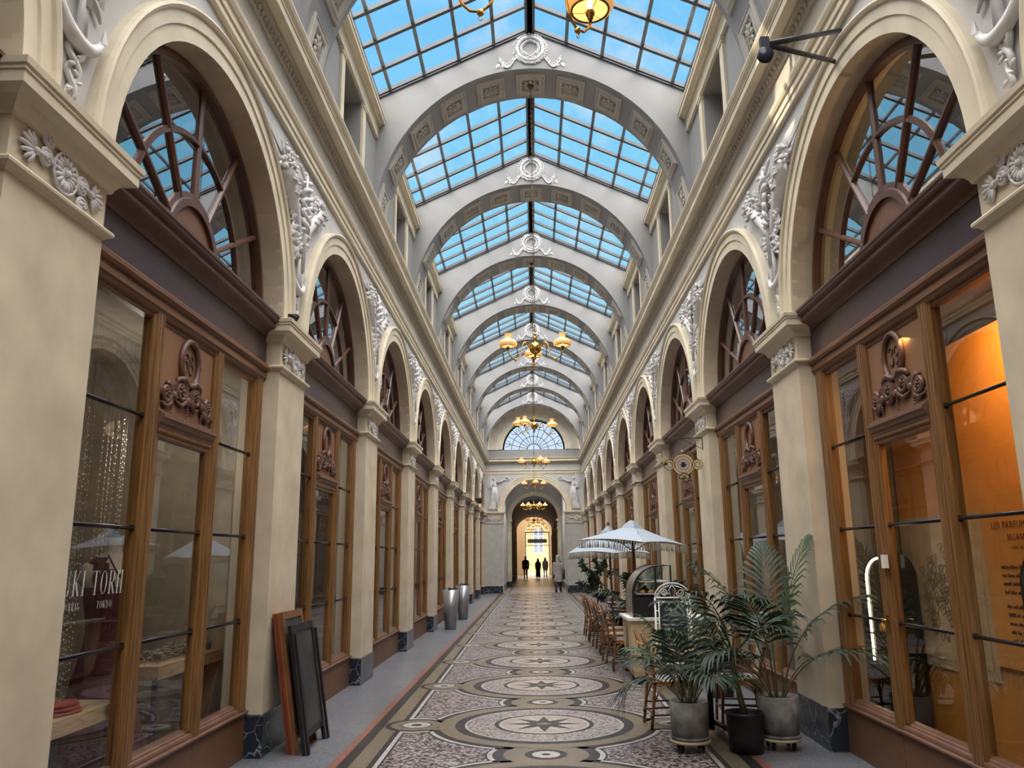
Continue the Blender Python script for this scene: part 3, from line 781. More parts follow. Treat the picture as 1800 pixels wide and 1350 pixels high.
SF = []
NUMW = ('first', 'second', 'third', 'fourth', 'fifth', 'sixth', 'seventh', 'eighth', 'ninth', 'tenth')
wnum = 0
# nearest pair carry their numbers
for side, num in (('left', '38'), ('right', '39')):
    for i in range(-1, 10):
        if i == 1:
            lab = ('timber shopfront numbered 38, red dress on a form behind its glass' if num == '38' else 'timber shopfront numbered 39, orange lit room behind its glass')
            t = shopfront(lab, num)
        elif i < 1:
            t = shopfront('timber shopfront beside the photographer, one bay before number '+num + (' beyond a second pier' if i < 0 else ''))
        else:
            extra = {('left', 2): ', behind the leaning blackboards', ('left', 5): ', behind the nearer silver planter', ('right', 2): ', behind the potted palms', ('right', 3): ', behind the pastry cart'}.get((side, i), '')
            t = shopfront(f'brown timber shopfront, {NUMW[i-1]} bay counted from number {num}{extra}')
        t['group'] = 'shopfronts of the arcade'
        loc, rz = side_loc(side, yn(i)+PW+OP); t.location = loc; t.rotation_euler = (0, 0, rz)
        wnum += 1; arch_window(wnum, side, i)

# rooms behind the shop windows
for side in ('left', 'right'):
    sg = -1 if side == 'left' else 1; dy = DY[side]; b = MB()
    X = lambda d: sg*(H+d)
    def bx(d0, d1, y0, y1, z0, z1, mi): b.box(min(X(d0), X(d1)), max(X(d0), X(d1)), y0, y1, z0, z1, mi)
    for i in range(-1, 10):
        y0, y1 = yn(i)+PW/2+dy, yn(i+1)+PW/2+dy
        special = side == 'right' and i == 1
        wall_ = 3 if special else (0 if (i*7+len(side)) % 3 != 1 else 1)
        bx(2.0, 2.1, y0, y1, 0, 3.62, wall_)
        bx(.36, 2.1, y0-.04, y0+.04, 0, 3.62, wall_ if not special else 0)
        bx(.36, 2.1, y0, y1, 3.62, 3.70, 0)
        bx(.2, 2.1, y0, y1, -.05, .005, 4)
        bx(1.7, 1.8, y0, y1, 3.7, 6.0, 2); bx(.36, 1.8, y0-.04, y0+.04, 3.7, 6.0, 2); bx(.36, 1.8, y0, y1, 5.9, 6.0, 2)
    y1 = yn(10)+PW/2+dy; bx(.36, 2.1, y1-.04, y1+.04, 0, 6, 1)
    tag(b.build('wall_shops_'+side, [dimwall, darkroom, darkup, orangewall, mat('brown_shop_floor', (.12, .075, .045), .35)]), kind='structure')
# ------------------------------------------------------------------ end wall, vestibule, far passage, street gate
def arch_wall(b, y, x0, x1, z0, z1, cx, ra, rz_, zs, mi=0, n=32, zb=None):
    """vertical wall at y from x0..x1, z0..z1 with an arched opening (half width ra, rise rz_ above zs, bottom zb)"""
    zb = z0 if zb is None else zb
    pts = [(cx+ra*cos(pi*k/n), zs+rz_*sin(pi*k/n)) for k in range(n+1)]
    for k in range(n):
        (a0, h0), (a1, h1) = pts[k], pts[k+1]
        b.add([(a0, y, h0), (a1, y, h1), (a1, y, z1), (a0, y, z1)], [(0, 1, 2, 3)], False, mi)
    b.add([(x0, y, z0), (cx-ra, y, z0), (cx-ra, y, z1), (x0, y, z1)], [(0, 1, 2, 3)], False, mi)
    b.add([(cx+ra, y, z0), (x1, y, z0), (x1, y, z1), (cx+ra, y, z1)], [(0, 1, 2, 3)], False, mi)
    if zb > z0: b.add([(cx-ra, y, z0), (cx+ra, y, z0), (cx+ra, y, zb), (cx-ra, y, zb)], [(0, 1, 2, 3)], False, mi)
def soffit(b, y0, y1, cx, ra, rz_, zs, mi=0, n=32, zb=0):
    pts = [(cx+ra, zb)] + [(cx+ra*cos(pi*k/n), zs+rz_*sin(pi*k/n)) for k in range(n+1)] + [(cx-ra, zb)]
    for k in range(len(pts)-1):
        b.add([(pts[k][0], y0, pts[k][1]), (pts[k+1][0], y0, pts[k+1][1]), (pts[k+1][0], y1, pts[k+1][1]), (pts[k][0], y1, pts[k][1])], [(0, 1, 2, 3)], True, mi)
def band(b, y, cx, r0, r1, zs, d, n=40, mi=0, kz=1, steps=None):
    rings = []
    prof = steps or [(r0, 0), (r0, d*.5), (r0+(r1-r0)*.45, d*.5), (r0+(r1-r0)*.47, d*.75), (r0+(r1-r0)*.8, d*.75), (r0+(r1-r0)*.85, d), (r1-.01, d), (r1, 0)]
    for k in range(n+1):
        t = pi*k/n; rings.append([(cx+r*cos(t), y-q, zs+kz*r*sin(t)) for r, q in prof])
    b.loft(rings, True, True, False, mi)
def end_wall():
    t = struct('wall_far', (0, YE, 0)); b = MB(); X0 = .03
    # lower storey: grey wall with archway, pilasters either side
    arch_wall(b, 0, -2.6, 2.6, 0, 5.9, X0, 1.60, 1.60, 3.98, 0)
    soffit(b, 0, .6, X0, 1.60, 1.60, 3.98, 1)
    # upper storey with lunette
    arch_wall(b, 0, -2.6, 2.6, 5.85, 10.2, X0, 1.60, 1.57, 7.10, 2, zb=7.10)
    soffit(b, 0, .4, X0, 1.60, 1.57, 7.10, 2, zb=7.10)
    b.add([(X0-1.6, 0, 7.10), (X0+1.6, 0, 7.10), (X0+1.6, .4, 7.10), (X0-1.6, .4, 7.10)], [(0, 1, 2, 3)], False, 2)
    b.build('wall_body', [grey, cream, vault], t)
    m = MB(); band(m, 0, X0, 1.60, 1.87, 3.98, .06); m.build('archivolt', creamlt, t)
    m = MB(); band(m, 0, X0, 1.62, 2.36, 7.12, .07, kz=.985, steps=[(1.6, 0), (1.6, .06), (1.72, .06), (1.74, .03), (2.14, .03), (2.16, .06), (2.30, .06), (2.34, .04), (2.36, 0)]); m.build('lunette_band', creamlt, t)
    r = random.Random(4); m = MB(); m.M = RZ(-pi/2)
    for k in range(30):
        a = pi*(k+.5)/30
        c = (.03, X0+1.94*cos(a), 7.12+.985*1.94*sin(a))
        m.tube(spiral((c[1], c[2]), .085, .03, a, 1.1*(-1)**k, 10, lambda p, q: (.035, p, q)), .016, 5)
        for _ in range(4): leaf(m, (.03, c[1]+r.uniform(-.09, .09), c[2]+r.uniform(-.12, .12)), r.uniform(0, 6.28), .11, .028, .03)
    m.build('scroll_frieze', relief, t, )
    # cornice and architrave across
    f = lambda p, q, tt: (tt, -p, q)
    for nm, prof, mm in (('architrave', [(-.1, 5.86), (.015, 5.86), (.03, 5.93), (.03, 5.995), (.065, 6.03), (.07, 6.06), (0, 6.075), (-.1, 6.075)], creamlt),
                         ('frieze', [(-.1, 6.07), (.004, 6.07), (.004, 6.39), (-.1, 6.39)], grey),
                         ('bed_moulding', [(-.1, 6.38), (.03, 6.40), (.07, 6.475), (.085, 6.50), (.05, 6.52), (-.1, 6.52)], greige),
                         ('corona', [(-.1, 6.515), (.17, 6.515), (.195, 6.50), (.195, 6.575), (.205, 6.595), (.25, 6.66), (.25, ZC), (-.1, ZC+.02)], creamlt)):
        MB().prism(prof, -2.6, 2.6, f).build(nm, mm, t)
    m = MB(); m.box(X0-2.45, X0+2.45, -.16, 0, ZC, 7.0); m.build('lunette_plinth', vault, t)
    for s, xa, xb in ((-1, -2.62, -1.60), (1, 1.60, 2.62)):
        m = MB(); m.box(xa, xb, -.10, .6, .34, 3.75); m.build('pilaster', mat('pale_pilaster_paint', (.43, .43, .41), .6, var=.05), t)
        m = MB(); m.box(xa-.01*(s > 0), xb+.01*(s < 0), -.115, .6, 0, .35); m.build('pilaster_plinth', marblem, t)
        m = MB()
        for z0, z1, o in ((3.40, 3.44, .03), (3.86, 3.92, .05), (3.92, 3.99, .10)): m.box(xa-o, xb+o, -.10-o, .6, z0, z1)
        m.box(xa, xb, -.104, .6, 3.7, 3.9); m.build('pilaster_capital', creamlt, t)
        ob('capital_ornament', CO, t, ((xa+xb)/2, -.105, 3.64), -pi/2, (1, 1.15, 1.1))
        ob('winged_figure_relief', victory(s), t, (s*2.0, -.005, 4.12), -pi/2)
    # lunette window
    w = struct('window_30', (X0, YE+.25, 7.10))
    m = MB(); arcf = lambda r_: [(r_*cos(pi*k/24), 0, .98*r_*sin(pi*k/24)) for k in range(25)]
    for r_, th in ((1.57, .045), (1.15, .014), (.75, .014), (.35, .02)): m.tube(arcf(r_), th, 6)
    for k in range(1, 12):
        a = pi*k/12; m.tube([(.35*cos(a), 0, .34*sin(a)), (1.57*cos(a), 0, 1.54*sin(a))], .014, 5)
        if k % 2:
            for d in (-.13, 0, .13): m.tube([(1.22*cos(a), 0, 1.2*sin(a)), (1.32*cos(a+d*.6), 0, 1.29*sin(a+d*.6)), (1.45*cos(a+d), 0, 1.42*sin(a+d))], .014, 5)
    m.box(-1.6, 1.6, -.03, .03, -.02, .04); m.build('window_bars', iron, w)
    m = MB(); m.add([(1.57*cos(pi*k/24), .02, 1.54*sin(pi*k/24)) for k in range(25)], [tuple(range(25))]); m.build('glass_pane', roofglass, w)
def victory(s):
    """winged robed figure holding out a wreath, facing +x, arm towards the middle"""
    b = MB(); r = random.Random(8); d = s      # after the -90 degree turn local +y points to world +x
    y = lambda v: -d*v                          # v > 0 is towards the arch
    b.ell((.03, 0, 1.50), (.05, .062, .08), 10, 7)
    b.ell((.03, y(-.02), 1.53), (.055, .07, .07), 8, 6)
    b.ell((.03, 0, 1.22), (.06, .115, .17), 10, 7)
    b.tube([(.03, 0, 1.44), (.03, 0, 1.34)], .035, 6)
    b.loft([[(.02+rr*.35*max(0, cos(a))+.0, cy+rr*sin(a)*(1+.07*cos(9*a)), z) for a in [2*pi*k/20 for k in range(20)]] for rr, cy, z in ((.10, 0, 1.15), (.15, y(.01), .95), (.19, y(.0), .7), (.20, y(-.04), .4), (.23, y(-.10), .1), (.20, y(-.14), .0))])
    for k in range(9):
        o = -.16+.04*k
        b.tube([(.06, o*.5, 1.1), (.085, o*.8, .75), (.08, o-d*-.02, .4), (.05, y(-.08)+o*1.2, .03)], [.012, .018, .02, .012], 5)
    b.tube([(.05, y(.10), 1.33), (.06, y(.30), 1.36), (.05, y(.50), 1.46), (.04, y(.56), 1.48)], [.045, .036, .026, .02], 7)
    b.tube([(.04, y(-.10), 1.32), (.05, y(-.2), 1.12), (.06, y(-.10), .98)], [.042, .035, .025], 7)
    b.tube([(.03, y(.64)+.085*cos(a), 1.52+.085*sin(a)) for a in [2*pi*k/14 for k in range(14)]], .022, 6, True)
    for k in range(12): leaf(b, (.02, y(.64)+.09*cos(k*.52), 1.52+.09*sin(k*.52)), k*.52+.8, .08, .02)
    for k in range(11):
        a = pi/2 + (1 if y(-1) > 0 else -1)*-(.15+.13*k); L = .50-.025*k
        dirn = -1 if y(-1) < 0 else 1
        cy, cz = dirn*(.08+.5*L*sin(.15+.15*k)), 1.34+.5*L*cos(.15+.15*k)-.03*k
        b.ell((.018, cy, cz), (.014, .032, L*.55), 6, 4, RX(-dirn*(.15+.15*k)))
    b.ell((.04, y(-.06), -.01), (.05, .07, .03), 6, 4); b.ell((.04, y(.1), .0), (.05, .07, .03), 6, 4)
    return b.mesh('winged_figure_relief', relief)
end_wall()

def vestibule():
    pc = mat('pale_pilaster_paint', (.43, .43, .41))
    # side walls and vault of the vestibule between the two arches
    b = MB(); Y0, Y1 = YE+.6, 49.5
    for s in (-1, 1): b.box(min(s*1.62, s*1.9), max(s*1.62, s*1.9), Y0-.6, Y1, 0, 4.05, 0)
    for s in (-1, 1): b.box(min(s*1.68, s*1.9), max(s*1.68, s*1.9), Y0-.5, Y1, 4.05, 6.6, 1)
    b.box(-1.9, 1.9, Y0-.4, 43.6, 6.4, 6.6, 1); b.box(-1.9, 1.9, 46.6, Y1, 6.4, 6.6, 1)
    arch_wall(b, Y1, -2.2, 2.2, 0, 6.6, .03, 1.40, 1.40, 4.0, 1)
    for s in (-1, 1):
        b.box(min(s*1.40, s*2.0), max(s*1.40, s*2.0), Y1-.05, Y1+.5, .33, 3.95, 2)
    tag(b.build('wall_vestibule', [pc, grey, cream]), kind='structure')
    t = struct('trim_3'); m = MB(); band(m, Y1, .03, 1.40, 1.68, 4.0, .06); m.build('archivolt', creamlt, t)
    m = MB()
    for s in (-1, 1):
        m.box(min(s*1.37, s*2.0), max(s*1.37, s*2.0), Y1-.07, Y1+.52, 0, .35); m.box(min(s*1.60, s*1.63), max(s*1.60, s*1.63), YE+.1, Y1, 0, .35)
    m.build('plinth', marblem, t)
    m = MB()
    for s in (-1, 1):
        m.box(min(s*1.34, s*2.0), max(s*1.34, s*2.0), Y1-.10, Y1+.52, 3.88, 4.02); m.box(min(s*1.36, s*2.0), max(s*1.36, s*2.0), Y1-.07, Y1+.52, 3.42, 3.48)
        w = MB(); w.M = RZ(-pi/2)
        w.tube([(0, s*1.12+.09*cos(a), 5.05+.09*sin(a)) for a in [2*pi*k/16 for k in range(16)]], .022, 6, True)
        w.M = Matrix.Identity(4)
    m.build('impost', creamlt, t)
    for s in (-1, 1):
        w = MB(); w.M = T(.03, Y1-.02, 0) @ RZ(-pi/2)
        w.tube([(0, s*1.22+.10*cos(a), 5.28+.10*sin(a)) for a in [2*pi*k/16 for k in range(16)]], .024, 6, True)
        for k in range(10): leaf(w, (0, s*1.22+.1*cos(k*.63), 5.28+.1*sin(k*.63)), k*.63+.9, .08, .02)
        w.build('wreath', relief, t)
    # dark shop-lined passage, then the lit hall and the gate to the street
    b = MB(); Y2_, Y3, Y4 = 50.0, 71.0, 85.0
    for s in (-1, 1):
        b.box(min(s*1.55, s*1.75), max(s*1.55, s*1.75), Y2_, Y3, 0, 4.2, 0)
        for k in range(7):
            y = Y2_+.2+k*3.0
            b.box(min(s*1.48, s*1.56), max(s*1.48, s*1.56), y, y+.35, 0, 3.9, 1)
            b.box(min(s*1.50, s*1.56), max(s*1.50, s*1.56), y+.35, y+3.0, 3.0, 3.6, 0)
            for q in (.35, 1.2, 2.1, 2.9): b.box(min(s*1.51, s*1.56), max(s*1.51, s*1.56), y+q, y+q+.1, 0, 3.0, 2)
    soffit(b, Y2_, Y3, .03, 1.52, 1.1, 4.1, 3, zb=4.05)
    tag(b.build('wall_passage', [darkroom, cream, woodh, mat('dark_vault_paint', (.12, .085, .06), .7)]), kind='structure')
    b = MB()
    arch_wall(b, Y3, -4, 4, 0, 7.5, .03, 1.52, 1.1, 4.1, 0); soffit(b, Y3, Y3+.4, .03, 1.52, 1.1, 4.1, 0)
    for s in (-1, 1): b.box(min(s*2.0, s*2.2), max(s*2.0, s*2.2), Y3+.3, Y4, 0, 7.5, 0)
    arch_wall(b, Y4, -4, 4, 0, 7.5, .35, 1.27, 1.2, 4.35, 0); soffit(b, Y4, Y4+.5, .35, 1.27, 1.2, 4.35, 1)
    for k in range(4): b.box(-2.2, 2.2, Y3+.4+k*3.5, Y3+.7+k*3.5, 7.2, 7.4, 0)
    tag(b.build('wall_hall', [mat('tan_hall_paint', (.40, .27, .14), .6, var=.06), cream]), kind='structure')
vestibule()
def street():
    gate = struct('door_1', (.35, 85.3, 0))
    m = MB()
    for s in (-1, 1):
        m.box(min(s*1.18, s*1.26), max(s*1.18, s*1.26), -.06, .06, 0, 4.35)
    m.box(-1.27, 1.27, -.05, .05, 4.28, 4.40); m.box(-1.27, 1.27, -.03, .03, 2.95, 3.0)
    for k in range(11):
        x = -1.15+.23*k
        for z in (3.08, 4.1): m.tube([(x+.07*cos(a), 0, z+.07*sin(a)) for a in [2*pi*j/10 for j in range(10)]], .012, 4, True)
        m.tube([(x, 0, 3.0), (x, 0, 4.3)], .010, 4)
    m.build('gate_frame', iron, gate)
    m = MB(); r = random.Random(6)
    for rr in (1.2, .85, .45): m.tube([(rr*cos(pi*k/24), 0, 4.4+rr*.95*sin(pi*k/24)) for k in range(25)], .02, 5)
    for k in range(1, 12):
        a = pi*k/12
        for q, rr in enumerate((.62, 1.02)):
            c = (rr*cos(a), rr*.95*sin(a)); m.tube(spiral(c, .13, .03, a, 1.3*(-1)**(k+q), 12, lambda p, u: (p, 0, 4.4+u)), .038, 5)
    m.build('gilded_scrollwork', mat('gilded_iron', (.28, .17, .04), .45, metal=.3), gate)
    sg = thing('gate_sign', 'black plate with rounded ends hung in the ironwork above the far gate', 'sign', (.35, 85.2, 3.45))
    m = MB(); pr = [(-.93, -.2), (.93, -.2), (1.02, -.1), (1.02, .1), (.93, .2), (-.93, .2), (-1.02, .1), (-1.02, -.1)]
    m.prism(pr, -.03, .03, lambda p, q, tt: (p, tt, q)); m.build('sign_plate', black, sg)
    for s in (-1, 1): MB().tube([(s*.7, 0, .2), (s*.7, 0, .85)], .012, 5).build('hanger', iron, sg)
    # sunlit house across the street
    h = struct('wall_street_house', (0, 99, 0)); b = MB(); b.box(-9, 9, 0, .4, -.2, 14, 0)
    b.box(-9, 9, -.06, 0, 1.0, 1.2, 0)
    b.build('house_wall', mat('ochre_street_wall', (.52, .36, .17), .8, var=.06), h)
    for x in (-1.9, .55, 3.1):
        w = MB(); w.box(x-.62, x+.62, -.05, -.01, 2.3, 5.4); w.build('window_frame', white, h)
        g = MB()
        for k in range(3):
            for s in (-1, 1): g.box(x+s*.32-.24, x+s*.32+.24, -.07, -.055, 2.4+k*1.0, 3.3+k*1.0)
        g.build('window_pane', mat('grey_window_glass', (.22, .24, .27), .1, var=0), h)
    tag(MB().box(-12, 12, 97, 99, -.2, -.02).build('floor_street', mat('pale_paving', (.34, .31, .28), .7)), kind='structure')
street()
b = MB(); b.box(-3.9, 3.9, -5.1, -4.9, 0, 10.1); tag(b.build('wall_behind', cream), kind='structure')
# rough masonry above the shop rooms keeps the sky out of them
for sg, nm in ((-1, 'ceiling_outer_left'), (1, 'ceiling_outer_right')):
    b = MB(); b.box(min(sg*2.5, sg*5), max(sg*2.5, sg*5), -5, 41.2, 6.02, 6.25); b.box(min(sg*4.56, sg*4.8), max(sg*4.56, sg*4.8), -5, 41.2, 0, 6.1)
    tag(b.build(nm, darkup), kind='structure')
b = MB(); b.box(-5, 5, 49.6, 72, 6.2, 6.4); tag(b.build('ceiling_passage', darkup), kind='structure')
# ------------------------------------------------------------------ chandeliers
def shade_mat():
    m = mat('amber_opal_glass', (.78, .48, .22), .3, var=0); n = m.node_tree.nodes; l = m.node_tree.links; b = n['Principled BSDF']
    b.inputs['Emission Color'].default_value = (1, .46, .13, 1); b.inputs['Emission Strength'].default_value = .55
    return m
SHADE = shade_mat(); BULB = mat('lit_filament', (1, .8, .5), .4, var=0, emit=(1, .78, .38, 14)); INSIDE = mat('lit_shade_lining', (.85, .6, .3), .4, var=0, emit=(1, .58, .20, .95))
def shade_meshes():
    b = MB()
    out = [(.108, 0), (.128, .008), (.139, .03), (.139, .05), (.128, .072), (.104, .092), (.070, .108), (.050, .118), (.045, .128), (.044, .165), (.049, .185), (.055, .196)]
    b.lathe(out, 24); s = b.mesh('lamp_shade', SHADE)
    b = MB(); b.lathe([(r-.004, z) for r, z in out], 24, mi=0); ins = b.mesh('shade_lining', INSIDE)
    b = MB(); b.tube([(.108*cos(2*pi*k/24), .108*sin(2*pi*k/24), 0) for k in range(24)], .007, 5, True)
    for a in (0, 2*pi/3, 4*pi/3): b.tube([(.02*cos(a), .02*sin(a), -.012), (.06*cos(a), .06*sin(a), -.010), (.106*cos(a), .106*sin(a), 0)], .0025, 4)
    rim = b.mesh('shade_rim', brassdk)
    b = MB(); b.lathe([(0, .0), (.012, .012), (.017, .035), (.013, .06), (0, .072)], 10); bulb = b.mesh('bulb', BULB)
    b = MB(); b.lathe([(0, -.075), (.010, -.075), (.011, -.06), (.018, -.055), (.018, -.04), (.026, -.03), (.028, -.012), (.02, 0), (0, .002)], 12); hold = b.mesh('bulb_holder', brassdk)
    return s, ins, rim, bulb, hold
SHM = shade_meshes()
def arm_mesh(R):
    """one arm in the x-z plane leaving the ball towards +x; ends under the shade at x=R, z=-.09"""
    b = MB()
    P = [(.085, .02), (.10, -.02), (.135, -.035), (.158, -.01), (.15, .025), (.128, .03), (.118, .012)]
    b.tube([(x, 0, z) for x, z in P], .006, 6)
    P = [(.10, .0), (.11, .055), (.14, .085), (.175, .07), (.20, .02), (.21, -.05), (.222, -.12), (.25, -.175), (.295, -.205), (.345, -.19), (.385, -.14), (.40, -.09)]
    P = [(.1+(x-.1)*(R-.1)/.30, z) for x, z in P]
    b.tube([(x, 0, z) for x, z in P], .0085, 7)
    x0 = P[8][0]
    b.ell((x0, 0, -.21), (.022, .018, .022), 8, 6); b.tube([(x0+.012*cos(a), 0, -.245+.014*sin(a)) for a in [2*pi*k/10 for k in range(10)]], .003, 4, True)
    return b.mesh('arm', brass)
def chandelier(label, y, zball, angs, R=.45, ztop=9.27, x=.0, heavy=False, group='brass chandeliers along the arcade'):
    t = thing('chandelier', label, 'chandelier', (x, y, zball), 0, group)
    def body():
        b = MB(); b.ell((0, 0, 0), .094, 20, 14); b.lathe([(.03, .08), (.016, .10), (.012, .13), (.03, .15), (.034, .165), (.018, .18), (.014, .20), (.026, .215), (.01, .235), (.006, .25)], 14)
        b.lathe([(.03, -.085), (.016, -.105), (.022, -.13), (.010, -.15), (.014, -.17), (.0, -.19)], 12)
        return b.mesh('ball_body', brass)
    ob('ball_body', cached('ch_body', body), t)
    b = MB(); z = .25; k = 0; top = ztop-zball
    b.tube([(.016*cos(a), 0, z+.02+.018*sin(a)) for a in [2*pi*j/12 for j in range(12)]], .005, 5, True); z += .045
    step = .052 if y < 25 else .1
    while z < top-.06:
        L = step*.56
        b.tube([((.013*cos(a), 0, z+L*sin(a)) if k % 2 else (0, .013*cos(a), z+L*sin(a))) for a in [2*pi*j/8 for j in range(8)]], .0038, 4, True); z += step*.86; k += 1
    b.lathe([(0, top), (.05, top), (.045, top-.03), (.012, top-.07), (0, top-.075)], 12)
    b.build('chain', brassdk, t)
    me = cached(f'ch_arm{R}', lambda: arm_mesh(R))
    for a in angs:
        a = radians(a); ar = ob('arm', me, t, (0, 0, 0), a)
        for m_, nm in zip(SHM, ('lamp_shade', 'shade_lining', 'shade_rim', 'bulb', 'bulb_holder')):
            ob(nm, m_, ar, (R, 0, -.015))
    l = lamp('chandelier_light', 'POINT', (0, 0, -.02), 9 if not heavy else 40, (1, .62, .28), shadow_soft_size=.3); l.parent = t
    return t
chandelier('brass chandelier nearest the photographer, glimpsed from below against the roof glass', yn(1)+PW/2+CY, 4.78, (168, 48, -72))
chandelier('brass three-arm chandelier with amber shades, second along the arcade, seen whole', yn(3)+PW/2+CY, 4.80, (-24, 204, 94))
chandelier('third brass chandelier along, two amber shades bunched beside its ball', yn(5)+PW/2+CY, 4.93, (8, 205, 238))
chandelier('fourth brass chandelier along, hanging before the grey frieze of the end wall', yn(7)+PW/2+CY, 4.97, (20, 178, 300))
chandelier('fifth brass chandelier along, in line with the big end arch', yn(9)+PW/2+CY, 4.95, (15, 165, 280))
chandelier('wide many-armed chandelier under the end arch, amber shades in a ring', 45.5, 4.55, (0, 60, 120, 180, 240, 300), .62, 5.6)
chandelier('many-armed chandelier deeper in the dark passage, before the gate arch', 58.5, 4.35, (10, 82, 154, 226, 298), .55, 5.1)
chandelier('farthest chandelier, tiny and golden in front of the gate scrollwork', 77, 4.4, (0, 72, 144, 216, 288), .5, 7.2, heavy=True)
# ------------------------------------------------------------------ cafe terrace
rattan = mat('rattan_cane', (.20, .085, .030), .42, var=.3, scale=14)
rattanlt = mat('honey_rattan_cane', (.38, .19, .07), .4, var=.25, scale=14)
def weave():
    m = mat('black_and_white_weave', (.05, .05, .06), .5, var=0); n = m.node_tree.nodes; l = m.node_tree.links
    t = n.new('ShaderNodeTexCoord'); c = n.new('ShaderNodeTexChecker'); c.inputs['Scale'].default_value = 42
    c.inputs['Color1'].default_value = (.02, .022, .026, 1); c.inputs['Color2'].default_value = (.42, .42, .42, 1)
    l.new(t.outputs['Object'], c.inputs['Vector']); l.new(c.outputs['Color'], n['Principled BSDF'].inputs['Base Color'])
    return m
WEAVE = weave()
def chair_proto():
    t = thing('bistro_chair', '', 'chair', group='rattan bistro chairs')
    r_ = .0155
    for s in (-1, 1):
        b = MB(); b.tube([(-.235, s*.185, 0), (-.205, s*.18, .25), (-.185, s*.175, .44), (-.205, s*.178, .60), (-.25, s*.182, .76), (-.30, s*.185, .90)], [r_, r_, r_*1.08, r_*1.08, r_*1.1, r_*1.0], 8); b.ell((-.30, s*.185, .90), r_, 8, 6)
        o = b.build('back_leg', rattan, t)
        for z, x in ((.12, -.223), (.43, -.187), (.74, -.243)): MB().tube([(x-.003, s*.183, z-.012), (x-.003, s*.183, z+.012)], r_*1.25, 8).build('cane_binding', mat('dark_cane_binding', (.05, .02, .012), .5), o)
        b = MB(); b.tube([(.205, s*.20, 0), (.19, s*.195, .25), (.175, s*.19, .44)], r_, 8); b.build('front_leg', rattan, t)
    b = MB(); n = 14
    pr = [(-.19, -.18), (.17, -.205), (.205, -.17), (.205, .17), (.17, .205), (-.19, .18)]
    b.prism(pr, .436, .455, lambda p, q, z: (p, q, z), mi=0); b.build('seat', WEAVE, t)
    b = MB(); b.tube([(p, q, .44) for p, q in pr], .017, 6, True); b.tube([(p*1.01, q*1.01, .41) for p, q in pr], .011, 6, True); b.build('seat_rim', rattanlt, t)
    b = MB()
    rows = [(-.192, .50), (-.205, .60), (-.228, .69), (-.243, .74)]
    b.loft([[(x-.02*(1-(q/3)**2), .172*q/3, z) for q in range(-3, 4)] for x, z in rows], False); b.build('backrest', WEAVE, t)
    b = MB()
    for z, x in ((.50, -.19), (.745, -.245)): b.tube([(x-.02*(1-(q/3)**2), .18*q/3, z) for q in range(-3, 4)], .012, 6)
    b.tube([(-.265-.03*(1-(q/3)**2), .20*q/3, .79) for q in range(-3, 4)], .014, 6); b.build('back_rail', rattanlt, t)
    b = MB()
    for z in (.13, .20):
        b.tube([(-.222, -.183, z), (.198, -.198, z+.01)], .009, 6); b.tube([(-.222, .183, z), (.198, .198, z+.01)], .009, 6)
    b.tube([(.198, -.198, .16), (.198, .198, .16)], .009, 6); b.tube([(-.222, -.183, .15), (-.222, .183, .15)], .009, 6); b.build('stretcher', mat('dark_cane_binding', (.05, .02, .012)), t)
    b = MB()
    for s in (-1, 1):
        b.tube([(-.205, s*.182, .22), (-.15, s*.19, .36), (-.05, s*.197, .42)], .008, 6); b.tube([(.195, s*.198, .22), (.14, s*.197, .36), (.05, s*.2, .42)], .008, 6)
    b.tube([(.195, -.195, .22), (.2, -.12, .37), (.2, -.04, .42)], .008, 6); b.tube([(.195, .195, .22), (.2, .12, .37), (.2, .04, .42)], .008, 6); b.build('bent_brace', rattanlt, t)
    return t
CH = chair_proto(); used = []
place(CH, used, (1.27, 8.62, .007), radians(4), label='rattan bistro chair nearest the mosaic, turned towards the small table behind the potted palm')
place(CH, used, (1.98, 8.72, .004), radians(176), label='rattan bistro chair behind the black flower pot, facing the cart-side chair')
for k, (y, dx, lab) in enumerate(((12.72, .05, 'rattan bistro chair right beside the cream cart, first of the terrace row'), (13.65, .0, 'second rattan chair along the terrace row past the cart'), (14.75, .02, 'third rattan chair along the terrace row past the cart'),
                             (15.85, .0, 'fourth rattan chair along the terrace row past the cart'), (17.0, -.02, 'fifth rattan chair along the terrace row past the cart'), (18.2, -.03, 'last rattan chair of the terrace row, nearest the end arch'))):
    place(CH, used, (1.27+dx, y, .007), radians((-4, 5, -2, 6, 0, 3)[k]), label=lab)
ttop = mat('worn_table_wood', (.27, .165, .095), .45, var=.2, scale=4, stretch=(2, 14, 2))
def table_proto():
    t = thing('cafe_table', '', 'table', group='small cafe tables')
    b = MB(); b.box(-.30, .30, -.30, .30, .715, .738); b.build('table_top', ttop, t)
    b = MB(); b.box(-.305, .305, -.305, -.298, .712, .74); b.box(-.305, .305, .298, .305, .712, .74); b.box(-.305, -.298, -.3, .3, .712, .74); b.box(.298, .305, -.3, .3, .712, .74); b.build('edge_band', mat('dark_cane_binding', (.05, .02, .012)), t)
    b = MB(); b.tube([(0, 0, .03), (0, 0, .71)], .03, 10); b.lathe([(.0, .715), (.09, .712), (.04, .69), (.03, .66)], 12); b.build('pedestal', iron, t)
    b = MB()
    for a in (45, 135, 225, 315):
        c, s = cos(radians(a)), sin(radians(a)); b.tube([(.02*c, .02*s, .10), (.14*c, .14*s, .06), (.28*c, .28*s, .012)], [.022, .018, .016], 6)
    b.build('foot', iron, t)
    return t
TB = table_proto(); tu = []
place(TB, tu, (1.60, 8.28, .005), radians(4), label='small wooden cafe table between two rattan chairs in front of the chalkboard menu')
